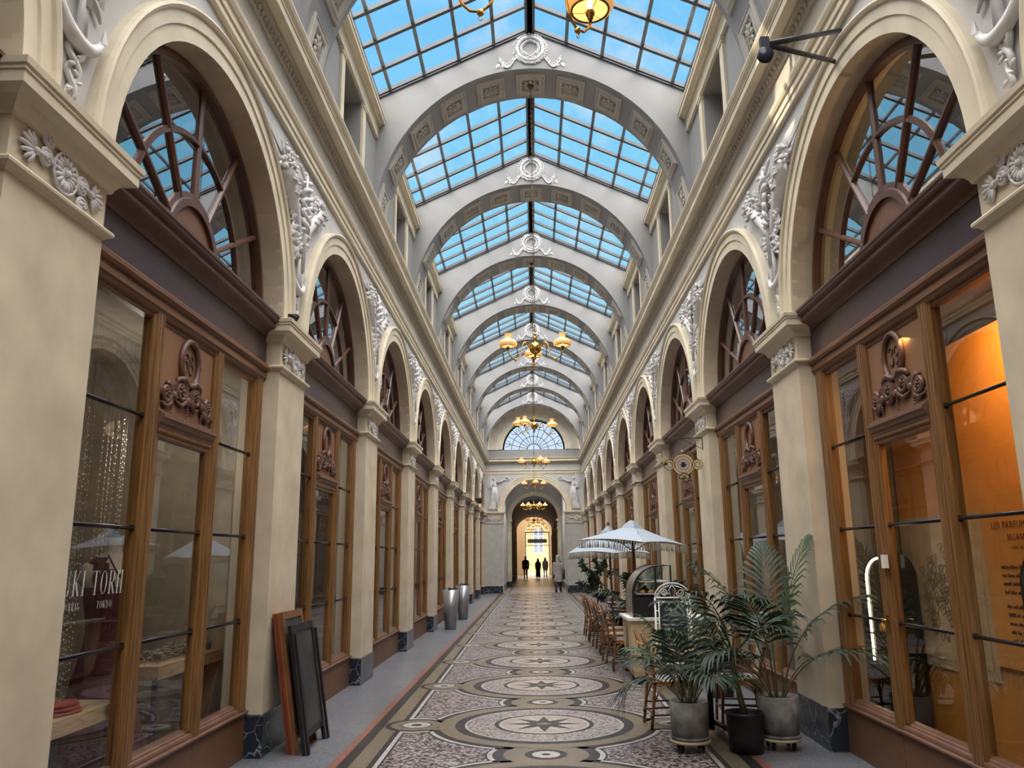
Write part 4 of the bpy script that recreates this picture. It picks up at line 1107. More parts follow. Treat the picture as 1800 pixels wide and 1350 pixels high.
for k, (x, y, lab) in enumerate(((1.82, 13.4, 'wooden cafe table directly past the glass pastry case'), (1.74, 14.75, 'second wooden cafe table past the pastry case, chairs drawn up'), (1.72, 16.0, 'wooden cafe table pierced by the parasol pole at the far end'), (1.75, 17.5, 'last wooden cafe table of the terrace, below the bushy green plant'))):
    place(TB, tu, (x, y, .005), 0, label=lab)

# parasols
canvas = mat('sky_tinted_canvas', (.345, .415, .515), .7, var=.02)  # white cloth, with the blue of the sky light put into its colour
mahog = mat('red_brown_pole_wood', (.13, .04, .02), .4, var=.2)
tassel = mat('cream_fringe', (.60, .58, .55), .8)
def parasol(label, x, y, zpk, zc, hd, tiltx, rz, poletop, base=True, lean=(0, 0)):
    t = thing('parasol', label, 'parasol', (x, y, .005), 0, 'white fringed parasols')
    R = RZ(rz); sl = tiltx
    cs = [(hd*cos(a), hd*sin(a)) for a in (-pi/2, 0, pi/2, pi)]
    def P(u, v, z): q = R @ Vector((u, v, 0)); return (q.x, q.y, z - sl*q.x)
    b = MB(); pk = P(0, 0, zpk); N = 8; fr = []
    for k in range(4):
        a, c = cs[k], cs[(k+1) % 4]
        rows = []
        for i in range(7):
            s = .08 + .92*i/6; row = []
            for j in range(N+1):
                w = j/N; u = (a[0]*(1-w)+c[0]*w)*s; v = (a[1]*(1-w)+c[1]*w)*s
                sag = .035*sin(pi*w)*s
                row.append(P(u, v, zpk + (zc-zpk)*s*(1-.10*sin(pi*s)) + sag*(s) - .03*sin(pi*s)))
            rows.append(row)
        b.loft(rows, False); fr.append(rows[-1])
        top = []
        for i, (s, dz) in enumerate(((.0, .075), (.17, .015), (.20, -.005))):
            top.append([P((a[0]*(1-w)+c[0]*w)*s, (a[1]*(1-w)+c[1]*w)*s, zpk + (zc-zpk)*s + dz - .012*abs(sin(3*pi*w))*(i == 2)) for w in [j/N for j in range(N+1)]])
        b.loft(top, False)
    can = b.build('canopy', canvas, t)
    f = MB()
    for row in fr:
        for j in range(N):
            p, q = Vector(row[j]), Vector(row[j+1])
            f.tube([tuple(p), tuple(q)], .006, 4)
            for w in (.17, .5, .83):
                c = p.lerp(q, w); f.tube([tuple(c), (c.x, c.y, c.z-.04), (c.x, c.y, c.z-.125)], [.003, .004, .009], 4)
    f.build('fringe', tassel, can)
    m = MB(); m.tube([(lean[0], lean[1], .02), (0, 0, poletop)], .021, 10); m.build('pole', mahog, t)
    m = MB(); m.lathe([(.03, 0), (.035, .03), (.02, .045), (.026, .06), (.0, .075)], 10, (0, 0, zpk+.06)); m.build('finial', mahog, t)
    m = MB()
    for k in range(4):
        a = cs[k]; m.tube([P(0, 0, zpk-.04), P(a[0]*.97, a[1]*.97, zc+.0)], .010, 5); m.tube([P(0, 0, zpk-.42), P(a[0]*.5, a[1]*.5, zc+(zpk-zc)*.48)], .008, 5)
    m.build('rib', mahog, t)
    m = MB(); m.lathe([(0, .0), (.2, .0), (.2, .03), (.05, .06), (.028, .2), (.0, .2)], 16); m.build('base', iron, t)
    return t
parasol('white square parasol with cream fringe and mahogany pole, rising behind the pastry case', 1.46, 12.72, 2.16, 1.865, .85, .062, radians(4), 2.2)
parasol('white fringed parasol further back, half hidden by the nearer parasol', 1.42, 16.35, 2.22, 1.735, .82, .01, radians(2), 2.25, lean=(.05, 0))

# crepe cart with pastry case
cartc = mat('cream_cart_panel', (.58, .47, .27), .5, var=.05)
def cart():
    t = thing('crepe_cart', 'cream food cart with white counter and printed portraits, beside the terrace row', 'cart', (0, 0, .005))
    x0, x1, y0, y1 = 1.20, 2.24, 11.25, 12.25
    b = MB(); rings = []
    for z, ins in ((.07, .10), (.16, .055), (.30, .03), (.55, .012), (.82, .0)):
        rings.append([(x0+ins*.6, y0+ins, z), (x1, y0+ins, z), (x1, y1-ins, z), (x0+ins*.6, y1-ins, z)])
    b.loft(rings, True, True, False); body = b.build('cart_body', cartc, t)
    b = MB(); b.prism([(x0-.04, y0-.02), (x0-.0, y0-.05), (x1+.02, y0-.05), (x1+.02, y1+.03), (x0-.04, y1+.03)], .82, .855, lambda p, q, z: (p, q, z)); b.build('counter_top', white, t)
    b = MB()
    for x in (x0+.12, x1-.12):
        for y in (y0+.16, y1-.16): b.M = T(x, y, .035) @ RY(pi/2); b.lathe([(0, -.015), (.034, -.015), (.034, .015), (0, .015)], 12); b.M = Matrix.Identity(4)
    b.box(x0+.1, x1-.05, y0+.14, y1-.14, .04, .085); b.build('wheels', black, t)
    # printed decoration on the front: round mark and two hatted figures in flat tones
    g1, g2, g3 = mat('print_grey_green', (.20, .24, .22), .6), mat('print_mauve_grey', (.17, .13, .13), .6), mat('print_brown', (.20, .12, .08), .6)
    b = MB(); b.M = T(x0+.23, y0-.004, .635)
    ringp = [(.095*cos(2*pi*k/32), 0, .095*sin(2*pi*k/32)) for k in range(32)]
    b.tube(ringp, .0035, 4, True)
    b.tube([(-.06, 0, -.01), (-.03, 0, .035), (-.01, 0, .0), (.0, 0, .04), (.02, 0, .01), (.05, 0, .045)], .0025, 4); b.tube([(-.045, 0, -.04), (-.01, 0, -.015), (.01, 0, -.04), (.05, 0, -.01)], .0025, 4); b.tube([(-.07, 0, -.06), (.02, 0, -.07)], .0025, 4)
    b.build('round_mark', g3, body)
    def flat(pts, y, m, nm): MB().prism(pts, y, y-.003, lambda p, q, yy: (p, yy, q)).build(nm, m, body)
    X = x0+.52
    flat([(X-.14, .10), (X+.30, .10), (X+.26, .32), (X+.10, .42), (X-.02, .38), (X-.10, .22)], y0+.015, g1, 'printed_coat')
    flat([(X-.02+.10*cos(2*pi*k/20), .52+.12*sin(2*pi*k/20)) for k in range(20)], y0+.001, mat('print_skin', (.42, .30, .20), .6), 'printed_face')
    flat([(X-.16, .58), (X-.04, .62), (X+.12, .60), (X+.13, .64), (X+.07, .72), (X-.08, .72), (X-.12, .64)], y0-.002, g3, 'printed_hat')
    flat([(X+.16+.12*cos(2*pi*k/20), .55+.17*sin(2*pi*k/20)) for k in range(20)], y0+.004, g2, 'printed_wall_patch')
    m = MB(); m.prism([(y0+.25, .15), (y0+.62, .15), (y0+.60, .45), (y0+.55, .66), (y0+.45, .74), (y0+.36, .64), (y0+.33, .42)], x0-.002, x0+.03, lambda p, q, x: (x, p, q)); m.build('printed_side_figure', g2, body)
    return t
cart()
def pastry_case():
    t = thing('pastry_case', 'curved glass pastry display case with black end panel, standing on the cart', 'display case', (1.26, 11.30, .86))
    W_, D, Hh = .52, .80, .70
    prof = [(0, 0)] + [(0, .30)] + [(.36*(1-cos(a)), .30+.38*sin(a)) for a in [pi/2*k/10 for k in range(1, 11)]] + [(W_, .68), (W_, 0)]
    base = MB(); base.prism([(0, 0), (0, .28), (W_, .28), (W_, 0)], 0.004, D-.004, lambda p, q, y: (p, y, q)); base.build('black_base', black, t)
    b = MB()
    b.tube([(p, .012, q) for p, q in prof], .013, 6, True); b.build('black_frame', black, t)
    MB().tube([(p, D-.012, q) for p, q in prof], .013, 6, True).build('black_frame', black, t)
    MB().box(.30, .325, .004, .02, .28, .67).build('frame_post', black, t); MB().box(0, W_, 0.004, .02, .268, .292).build('frame_rail', black, t)
    b = MB(); b.loft([[(p-.008, y, q+.004) for p, q in prof[:13]] for y in (-.002, D)], False, smooth=True); 
    m = mat('brushed_steel_cover', (.42, .40, .37), .28, metal=.85, var=.12, scale=8)
    vs = [(p-.012, q) for p, q in prof[1:12]]
    s = MB(); s.loft([[(p, y, q) for p, q in vs] for y in (0.03, D-.03)], False); s.build('curved_front', m, t)
    s = MB(); s.box(-.014, 0, .02, D-.02, 0, .30)
    for k in range(7): s.box(-.02, -.012, .05, D-.05, .06+.028*k, .07+.028*k)
    s.build('vent_panel', m, t)
    g = MB(); g.add([(p, .008, q) for p, q in [(0, .29)] + prof[1:]][:-1] + [(W_, .008, .29)], [tuple(range(13))]); g.build('side_glass', glass, t)
    sh = MB()
    for z, x0 in ((.30, .04), (.46, .10)): sh.box(x0, W_-.02, .03, D-.03, z, z+.012)
    sh.build('shelf', mat('pale_shelf', (.6, .62, .62), .3), t)
    r = random.Random(9)
    for k in range(8):
        p = MB(); p.ell((0, 0, .02), (.04, .03, .022), 10, 6); p.ell((.01, 0, .032), (.025, .02, .016), 8, 5)
        tag(p.build('pastry', mat('baked_pastry', (.45, .25, .09), .6, var=.2)), 'small baked pastry on the shelf of the curved display case', 'pastry', 'pastries in the display case').location = (1.26+.14+.11*(k % 3), 11.30+.10+.16*(k//3), .86+.313)
    return t
pastry_case()
def menu_board():
    t = thing('menu_stand', 'white wrought-iron stand holding a chalk-written crepe menu, scrolls on top', 'menu board', (1.63, 10.35, .005), radians(-3))
    w = white; b = MB(); hw = .215
    for s in (-1, 1): b.tube([(s*hw, 0, 0), (s*hw, 0, 1.16)], .011, 8); b.tube([(s*(hw-.045), -.01, .38), (s*(hw-.045), -.01, 1.13)], .009, 6)
    for z in (.38, 1.10, 1.155): b.tube([(-hw, 0, z), (hw, 0, z)], .010, 6)
    for z in (.52, .68, .85, 1.0):
        for s in (-1, 1): b.tube([(s*hw, 0, z), (s*(hw-.045), 0, z)], .006, 5)
    b.build('stand_frame', w, t)
    b = MB(); f = lambda p, q: (p, 0, q)
    b.tube([(hw*cos(a), 0, 1.16+.17*sin(a)) for a in [pi*k/20 for k in range(21)]], .008, 6)
    for s in (-1, 1):
        b.tube(spiral((s*.19, 1.18), .035, .01, 0, 1.4*s, 16, f), .006, 5); b.tube(spiral((s*.10, 1.215), .05, .012, pi, 1.6*s, 18, f), .006, 5)
        b.tube([(s*.02, 0, 1.17), (s*.04, 0, 1.25), (s*.0, 0, 1.31)], .006, 5); b.tube([(s*.21, 0, 1.16), (s*.12, 0, 1.27), (s*.03, 0, 1.30)], .006, 5)
    b.build('scroll_top', w, t)
    for s in (-1, 1): MB().tube([(s*hw, 0, 1.0), (s*hw, .26, .0)], .009, 6).build('rear_leg', w, t)
    bd = MB().box(-.165, .165, -.016, -.002, .40, 1.09).build('chalkboard', mat('blackboard_slate', (.012, .022, .028), .55, var=.15), t)
    ck = mat('white_chalk', (.62, .62, .60), .8, var=0); cy = mat('yellow_chalk', (.55, .48, .14), .8, var=0)
    z = 1.0
    for s_, sz, x, m in (('Crêpes', .062, -.11, ck), ('sucrées', .05, .01, ck), ('à emporter / sur place', .030, -.14, ck), ('• Beurre Sucre  ——', .036, -.15, ck), ('4,50€ / 3,50€', .036, -.12, ck), ('• Nutella  ~~~', .036, -.15, cy), ('5,00€ / 6,00€', .036, -.12, ck), ('• Miel Citron  ——', .036, -.15, ck), ('5,00€ / 6,00€', .036, -.12, ck), ('• Confiture  ~~', .036, -.15, cy), ('5,00€ / 6,00€', .036, -.12, ck)):
        text('chalk_writing', s_, sz, m, bd, (x, -.018, z), (pi/2, 0, 0), .85, .25, .0006, 'LEFT', .0006); z -= .058
    MB().tube([(.12+.022*cos(a), -.018, 1.045+.022*sin(a)) for a in [2*pi*k/16 for k in range(16)]], .0015, 4, True).build('chalk_mark', ck, bd)
    return t
menu_board()

# hanging teapot sign
def teapot_sign():
    br = thing('sign_bracket', 'thin black iron bracket on the pier, carrying the teapot sign', 'bracket', (2.455, 11.95, 3.36))
    b = MB(); b.tube([(0, 0, .02), (-.55, 0, .02)], .006, 6); b.tube([(0, 0, .02), (0.0, 0, -.16)], .006, 6); b.tube([(-.02, 0, -.14), (-.30, 0, .015)], .004, 6)
    b.build('bracket_arm', iron, br)
    t = thing('teapot_sign', 'flat teapot-shaped shop sign in gold and mauve with a black star', 'sign', (2.155, 11.95, 2.985))
    gold, mauve, lav, blk = mat('sign_gold', (.52, .40, .17), .45), mat('sign_mauve', (.50, .35, .31), .5), mat('sign_lavender', (.48, .42, .47), .5), mat('sign_black', (.012, .012, .014), .4)
    k_ = .335/40                                  # metres per photographed pixel at the sign
    u = lambda x, z: ((x-996)/18*k_, (775-z)/18*k_)
    def ring(c, r0, r1, y, m, nm, a0=0, a1=2*pi, p=None):
        b = MB(); n = 40; rr = []
        for i in range(n+1):
            a = a0+(a1-a0)*i/n
            rr.append([(c[0]+r0*cos(a), y, c[1]+r0*sin(a)), (c[0]+r1*cos(a), y, c[1]+r1*sin(a)), (c[0]+r1*cos(a), -y, c[1]+r1*sin(a)), (c[0]+r0*cos(a), -y, c[1]+r0*sin(a))])
        b.loft(rr, True, True, False); return b.build(nm, m, p or t)
    s = k_/18
    C = u(1000, 775); body = ring(C, 340*s, 352*s, .014, blk, 'outer_outline')
    ring(C, 272*s, 341*s, .012, gold, 'gold_ring'); ring(C, 260*s, 273*s, .014, blk, 'inner_outline'); ring(C, 172*s, 262*s, .012, mauve, 'mauve_ring'); ring(C, 162*s, 173*s, .014, blk, 'thin_outline')
    ring(C, 0.0001, 163*s, .011, lav, 'lavender_disc')
    b = MB(); pts = []
    for j in range(16):
        r = (135 if j % 2 == 0 else 58)*s; a = pi/2+j*pi/8; pts.append((C[0]+r*cos(a), C[1]+r*sin(a)))
    b.prism(pts, -.015, .015, lambda p, q, y: (p, y, q)); b.build('black_star', blk, t)
    for c, nm in ((u(562, 780), 'spout_loop'), (u(1448, 780), 'handle_loop')):
        o = ring(c, 158*s, 172*s, .0145, blk, nm); ring(c, 86*s, 159*s, .0125, gold, 'gold_loop', p=o); ring(c, 72*s, 87*s, .0145, blk, 'loop_outline', p=o); ring(c, .0001, 73*s, .012, lav, 'loop_centre', p=o)
    path = [u(*q) for q in ((130, 530), (210, 500), (300, 545), (370, 620), (412, 700), (424, 750), (432, 790))]
    b = MB(); rr = []
    for i, p in enumerate(path):
        q = path[min(i+1, 6)]; o_ = path[max(i-1, 0)]; d = Vector((q[0]-o_[0], q[1]-o_[1])).normalized(); w = (4, 30, 42, 46, 46, 46, 44)[i]*s
        rr.append([(p[0]-d.y*w, y, p[1]+d.x*w) for y in (-.0125, .0125)] + [(p[0]+d.y*w, y, p[1]-d.x*w) for y in (.0125, -.0125)])
    b.loft(rr, True, True, False); sp = b.build('spout', gold, t)
    b = MB()
    for sgn in (-1, 1): b.tube([((r_[0][0]+r_[3][0])/2*(1-1)+(r_[0][0] if sgn > 0 else r_[3][0]), 0, (r_[0][2] if sgn > 0 else r_[3][2])) for r_ in rr], .0055, 5)
    b.build('spout_outline', blk, sp)
    f = u(1010, 1200); o = ring(f, 140*s, 162*s, .0145, blk, 'foot', 0, pi); ring(f, 62*s, 141*s, .0125, gold, 'gold_foot', 0, pi, o); ring(f, 44*s, 63*s, .0145, blk, 'foot_outline', 0, pi, o)
    MB().box(f[0]-165*s, f[0]+165*s, -.0145, .0145, f[1]-22*s, f[1]).build('foot_bar', blk, t)
    kk = u(978, 355); MB().ell((kk[0], 0, kk[1]), .019, 12, 8).build('lid_knob', lav, t)
    b = MB()
    for x in (-.14, .12):
        for q in range(7): b.tube([(x+.006*cos(a), 0, .17+.033*q+.018*sin(a)) for a in [2*pi*j/8 for j in range(8)]], .0016, 4, True)
    b.build('hanging_chain', iron, t)
teapot_sign()

# steel arm with a pulley, high on the nearest spandrel
t = thing('pulley_bracket', 'dark blue V-shaped steel bracket with a pulley, high above the number 39 bay', 'bracket', (0, 0, 0))
navy = mat('navy_painted_steel', (.012, .016, .035), .4)
tip = Vector((1.585, 5.02, 5.13))
b = MB()
for e_ in ((2.47, 5.83, 5.80), (2.47, 5.95, 5.595)): b.tube([tuple(tip), e_], .020, 6)
b.build('bracket_arms', navy, t)
b = MB(); b.box(tip.x-.03, tip.x+.03, tip.y-.02, tip.y+.02, tip.z-.03, tip.z+.05); b.M = T(tip.x, tip.y, tip.z-.08) @ RX(pi/2); b.lathe([(0, -.02), (.055, -.02), (.045, 0), (.055, .02), (0, .02)], 16); b.build('pulley', navy, t)
# cable coil on the second pier
t = MB(); r = random.Random(12)
for k in range(4): t.tube([(-2.36+.045*cos(a)+r.uniform(-.01, .01), 7.40+.05*sin(a), ZI+.025+.012*k+.006*sin(3*a+k)) for a in [2*pi*j/14 for j in range(14)]], .006, 4, True)
tag(t.build('cable_coil', iron), 'small coil of dark cable lying on top of the pier capital', 'cable')
# ------------------------------------------------------------------ plants
leafg = mat('dark_palm_green', (.016, .038, .024), .5, spec=.3, var=.35, scale=7)
leafl = mat('mid_palm_green', (.030, .070, .032), .5, spec=.3, var=.3, scale=7)
leafb = mat('glossy_shrub_green', (.015, .036, .020), .42, spec=.35, var=.35, scale=9)
stemg = mat('green_brown_stem', (.085, .085, .035), .6, var=.2)
concrete = mat('weathered_concrete_pot', (.20, .20, .19), .8, var=.28, scale=9)
soil = mat('dark_potting_soil', (.025, .017, .012), .95, var=.3, scale=40)
def frond(az, L, el0, el1, r, stem=.42, nl=17, lw=.020, ll=.30, base=(0, 0, 0)):
    """arching palm frond: bare stalk then paired blades; returns (stalk mesh builder, blade builder)"""
    st, bl = MB(), MB(); N = 26; P = [Vector(base)]
    for k in range(N):
        t = k/N; el = el0 + (el1-el0)*t**1.35
        P.append(P[-1] + Vector((cos(az)*cos(el), sin(az)*cos(el), sin(el)))*(L/N))
    st.tube(P, [.0075*(1-.8*k/N)+.0015 for k in range(N+1)], 5)
    side = Vector((-sin(az), cos(az), 0))
    for q in range(nl):
        t = stem + (1-stem)*(q+.3)/nl
        k = min(int(t*N), N-1); p = P[k].lerp(P[k+1], t*N-k); d = (P[min(k+1, N)]-P[max(k-1, 0)]).normalized()
        u = (t-stem)/(1-stem); l = ll*(.55+.75*sin(pi*min(1, .18+u*.82)))*(1 if u < .85 else .8)
        for s in (-1, 1):
            dr = (d*(.45+.75*u) + side*s*(1-.55*u) + Vector((0, 0, .10*r.uniform(-.5, 1.2)))).normalized()
            w = d.cross(dr).cross(dr).normalized()*lw*(1-.3*u)
            a = p; m1_ = p + dr*l*.38; m2_ = p + dr*l*.74 + Vector((0, 0, -.10*l)); e_ = p + dr*l + Vector((0, 0, -.30*l - r.uniform(0, .10)*l))
            fold = Vector((0, 0, -.25*lw))
            bl.add([tuple(a), tuple(m1_+w), tuple(m1_+fold), tuple(m1_-w), tuple(m2_+w*.85), tuple(m2_+fold), tuple(m2_-w*.85), tuple(e_)],
                   [(0, 1, 2), (0, 2, 3), (1, 4, 5, 2), (2, 5, 6, 3), (4, 7, 5), (5, 7, 6)], True)
    return st, bl
def palm(t, r, n, L, z0, spread=(.25, 1.15), m=None, **k):
    for i in range(n):
        az = 2*pi*i/n*1.0 + i*.9 + r.uniform(-.3, .3); u = i/(n-1)
        el0 = radians(88-18*u) if u < .5 else radians(82-30*u*r.uniform(.6, 1))
        el1 = radians(60-150*u*r.uniform(.75, 1.1))
        st, bl = frond(az, L*(1.0-.25*u)*r.uniform(.9, 1.1), el0, el1, r, base=(.05*cos(az), .05*sin(az), z0), **k)
        f = st.build('frond', stemg, t); bl.build('leaflets', m or (leafg if i % 3 else leafl), f)
def round_pot(t, r0, r1, h, m, z0=0, nm='pot'):
    b = MB(); b.lathe([(0, z0), (r0, z0), (r1, z0+h), (r1-.018, z0+h), (r1-.02, z0+h-.035), (0, z0+h-.035)], 32); p = b.build(nm, m, t)
    MB().disc((0, 0, z0+h-.033), r1-.019, 28).build('soil', soil, t); return p
def trolley(x, y, label, wood_=True):
    t = thing('plant_trolley', label, 'plant trolley', (x, y, .004), 0, 'wheeled trolleys under the pots')
    MB().lathe([(0, .075), (.178, .075), (.178, .097), (0, .097)], 28).build('platform', mat('pale_trolley_wood', (.5, .42, .28), .6), t)
    for k in range(4):
        a = pi/4+k*pi/2; b = MB(); b.M = T(.125*cos(a), .125*sin(a), .032) @ RY(pi/2); b.lathe([(0, -.011), (.030, -.011), (.032, 0), (.030, .011), (0, .011)], 12); b.M = Matrix.Identity(4)
        b.box(.125*cos(a)-.018, .125*cos(a)+.018, .125*sin(a)-.006, .125*sin(a)+.006, .03, .076); b.build('caster', black, t)
def saucer(t, r, z0): MB().lathe([(0, z0), (r*.92, z0), (r, z0+.03), (r-.012, z0+.03), (r*.9, z0+.012), (0, z0+.012)], 28).build('saucer', concrete, t)
P1 = (1.26, 7.55)
trolley(*P1, 'round trolley on casters under the concrete pot standing nearest the mosaic')
t = thing('potted_palm', 'leafy palm in a concrete pot with saucer, nearest the mosaic medallions', 'plant', (*P1, .102), 0, 'potted palms at the terrace edge')
saucer(t, .172, 0); round_pot(t, .158, .168, .30, concrete, .014)
palm(t, random.Random(21), 12, .92, .28, nl=12, ll=.25, lw=.0155)
P3 = (2.06, 7.62)
trolley(*P3, 'round trolley on casters under the concrete pot against the marble pier base')
t = thing('potted_palm', 'tall kentia palm in a concrete pot against the cream pier', 'plant', (*P3, .102), 0, 'potted palms at the terrace edge')
saucer(t, .185, 0); round_pot(t, .165, .180, .33, concrete, .014)
palm(t, random.Random(34), 11, 1.38, .30, nl=15, ll=.33, lw=.017)
t = thing('potted_palm', 'thin single-trunk palm in a black plastic pot between two concrete pots', 'plant', (1.735, 7.52, .004), 0, 'potted palms at the terrace edge')
b = MB(); b.lathe([(0, 0), (.145, 0), (.147, .09), (.150, .095), (.150, .10), (.160, .30), (.168, .305), (.168, .325), (.152, .325), (.15, .28), (0, .28)], 32); b.build('pot', black, t); MB().disc((0, 0, .282), .15, 28).build('soil', soil, t)
MB().tube([(.01, 0, .26), (-.03, 0, .45), (-.06, .01, .62), (-.07, .02, .78)], [.03, .026, .022, .018], 8).build('trunk', stemg, t)
r = random.Random(8)
for i in range(7):
    az = i*2.4+.6; st, bl = frond(az, .75*r.uniform(.85, 1.2), radians(r.uniform(50, 85)), radians(r.uniform(-70, 10)), r, base=(-.07, .02, .76), nl=9, ll=.22, lw=.015, stem=.4)
    f = st.build('frond', stemg, t); bl.build('leaflets', leafg, f)
def shrub(t, r, z0, z1, rad, n, L, W, m, trunk=True):
    b = MB(); tips = []
    b.tube([(0, 0, z0-.3), (.01, 0, z0+.2), (0, .01, z0+(z1-z0)*.4)], [.022, .018, .014], 7)
    for k in range(16):
        a = k*2.4; h = z0+.1+(z1-z0)*r.uniform(.15, .95); rr = rad*r.uniform(.45, .95)
        p = [(0, 0, z0+(h-z0)*.25), (.4*rr*cos(a), .4*rr*sin(a), z0+(h-z0)*.65), (rr*cos(a), rr*sin(a), h)]; b.tube(p, [.009, .006, .003], 5); tips.append(p)
    b.build('stems', stemg, t)
    lf = MB()
    for p in tips:
        for q in range(n//16):
            s = r.uniform(.35, 1.05); c = Vector(p[1]).lerp(Vector(p[2]), s) if s > .5 else Vector(p[0]).lerp(Vector(p[1]), s+.4)
            d = Vector((r.uniform(-1, 1), r.uniform(-1, 1), r.uniform(-.6, .7))).normalized(); w = d.orthogonal().normalized(); w.rotate(Matrix.Rotation(r.uniform(0, 6.28), 3, d)); nn = d.cross(w)
            l = L*r.uniform(.7, 1.2)
            lf.add([tuple(c), tuple(c+d*l*.5+w*W), tuple(c+d*l-nn*l*.2), tuple(c+d*l*.5-w*W), tuple(c+d*l*.5+nn*W*.4)], [(0, 1, 4), (1, 2, 4), (2, 3, 4), (3, 0, 4)], True)
    lf.build('foliage', m, t)
t = thing('potted_shrub', 'bushy broad-leaved shrub at the far end of the terrace, under the second parasol', 'plant', (1.38, 19.3, .004))
round_pot(t, .16, .2, .36, black); shrub(t, random.Random(5), .6, 1.62, .48, 620, .13, .028, leafb)
t = thing('potted_palm', 'dark palm beside the curved glass of the pastry case, beyond the cart', 'plant', (1.95, 15.3, .004), 0, 'potted palms at the terrace edge')
round_pot(t, .15, .18, .34, black); palm(t, random.Random(77), 15, 1.25, .32, nl=16, ll=.32, lw=.026, m=leafb)
t = thing('potted_shrub', 'sparse twiggy plant with a few curled leaves before the next shopfront', 'plant', (2.16, 10.3, .004))
round_pot(t, .13, .16, .30, black)
b = MB(); r = random.Random(14); lf = MB()
for k in range(9):
    a = r.uniform(0, 6.28); top = Vector((.22*cos(a), .16*sin(a), r.uniform(1.05, 1.5))); mid = Vector((.08*cos(a), .06*sin(a), .75))
    b.tube([(0, 0, .26), tuple(mid), tuple(top)], [.007, .005, .002], 5)
    for q in range(3):
        c = mid.lerp(top, r.uniform(.2, .95)); d = Vector((r.uniform(-1, 1), r.uniform(-1, 1), r.uniform(-.8, .3))).normalized(); w = d.orthogonal().normalized()*.035; l = r.uniform(.09, .15)
        lf.add([tuple(c), tuple(c+d*l*.5+w), tuple(c+d*l+Vector((0, 0, -.05))), tuple(c+d*l*.5-w)], [(0, 1, 2), (0, 2, 3)], True)
b.build('twigs', stemg, t); lf.build('foliage', leafb, t)
def planter(x, y, h, label, seed):
    t = thing('tapered_planter', label, 'planter', (x, y, .003), 0, 'tapered silver planters')
    MB().lathe([(0, 0), (.135, 0), (.205, h), (.19, h), (.185, h-.05), (0, h-.05)], 32).build('planter_body', mat('silver_grey_planter', (.27, .28, .30), .3, metal=.55, var=.05), t)
    MB().disc((0, 0, h-.048), .186, 24).build('soil', soil, t)
    r = random.Random(seed); b = MB()
    for k in range(70):
        a, rr = r.uniform(0, 6.28), r.uniform(0, .15); c = Vector((rr*cos(a), rr*sin(a), h-.05)); d = Vector((r.uniform(-.6, .6), r.uniform(-.6, .6), 1)).normalized(); w = d.orthogonal().normalized()*.014; l = r.uniform(.06, .12)
        b.add([tuple(c), tuple(c+d*l*.6+w), tuple(c+d*l), tuple(c+d*l*.6-w)], [(0, 1, 2, 3)], True)
    b.build('foliage', leafg, t)
planter(-2.12, 20.3, .93, 'tapered silver planter with low greenery, the nearer of the two by the wall', 3)
planter(-2.10, 23.6, .93, 'tapered silver planter with low greenery, the farther of the two by the wall', 4)

# ------------------------------------------------------------------ leaning boards by the second pier
def board(label, x_in, y0, y1, h, th, ang, frame, face, loc_y, legs=False, top=None):
    """board standing against the wall: width runs along y, leans back by ang"""
    t = thing('chalkboard', label, 'chalkboard', (x_in, loc_y, .004)); w = y1-y0
    t.rotation_euler = (0, -ang, 0)
    b = MB(); fw_ = .05
    b.box(-th, 0, y0, y0+fw_, 0, h); b.box(-th, 0, y1-fw_, y1, 0, h); b.box(-th, 0, y0+fw_, y1-fw_, h-fw_*1.3, h); b.box(-th, 0, y0+fw_, y1-fw_, .12, .12+fw_*1.2); b.build('frame', frame, t)
    MB().box(-th*.75, -th*.3, y0+fw_, y1-fw_, .12+fw_, h-fw_).build('board_panel', face, t)
    if legs:
        for y in (y0, y1-.035): MB().box(.012, .034, y, y+.035, 0, h*.93).build('rear_leg', frame, t)
        for y in (y0+.1, y1-.12): MB().box(-.02, .02, y, y+.02, h, h+.006).build('hinge', steellt, t)
    return t
red = mat('red_brown_board_wood', (.20, .04, .018), .45, var=.2, scale=6, stretch=(8, 8, .6)); org = mat('orange_board_wood', (.30, .11, .03), .45, var=.2, scale=6, stretch=(8, 8, .6)); slate = mat('dusty_blackboard', (.035, .037, .042), .6, var=.35, scale=3)
brd = mat('brown_board_wood', (.17, .075, .03), .45, var=.2)
board('red-brown wooden sign board, innermost of the stack leaning on the pier', -2.240, 0, .60, 1.20, .022, radians(9.0), red, slate, 7.50)
board('second red-brown wooden board of the leaning stack, just in front of the innermost', -2.213, 0, .60, 1.20, .022, radians(9.1), red, slate, 7.495)
board('orange-brown framed blackboard leaning in the middle of the stack', -2.186, 0, .62, 1.20, .024, radians(9.2), org, slate, 7.49)
board('brown framed blackboard whose top edge shows above the black A-board', -2.157, 0, .64, 1.215, .024, radians(9.3), brd, slate, 7.48)
board('black framed A-board folded and leaning outermost in the stack', -2.085, 0, .72, 1.10, .03, radians(9.4), black, slate, 7.46, True)

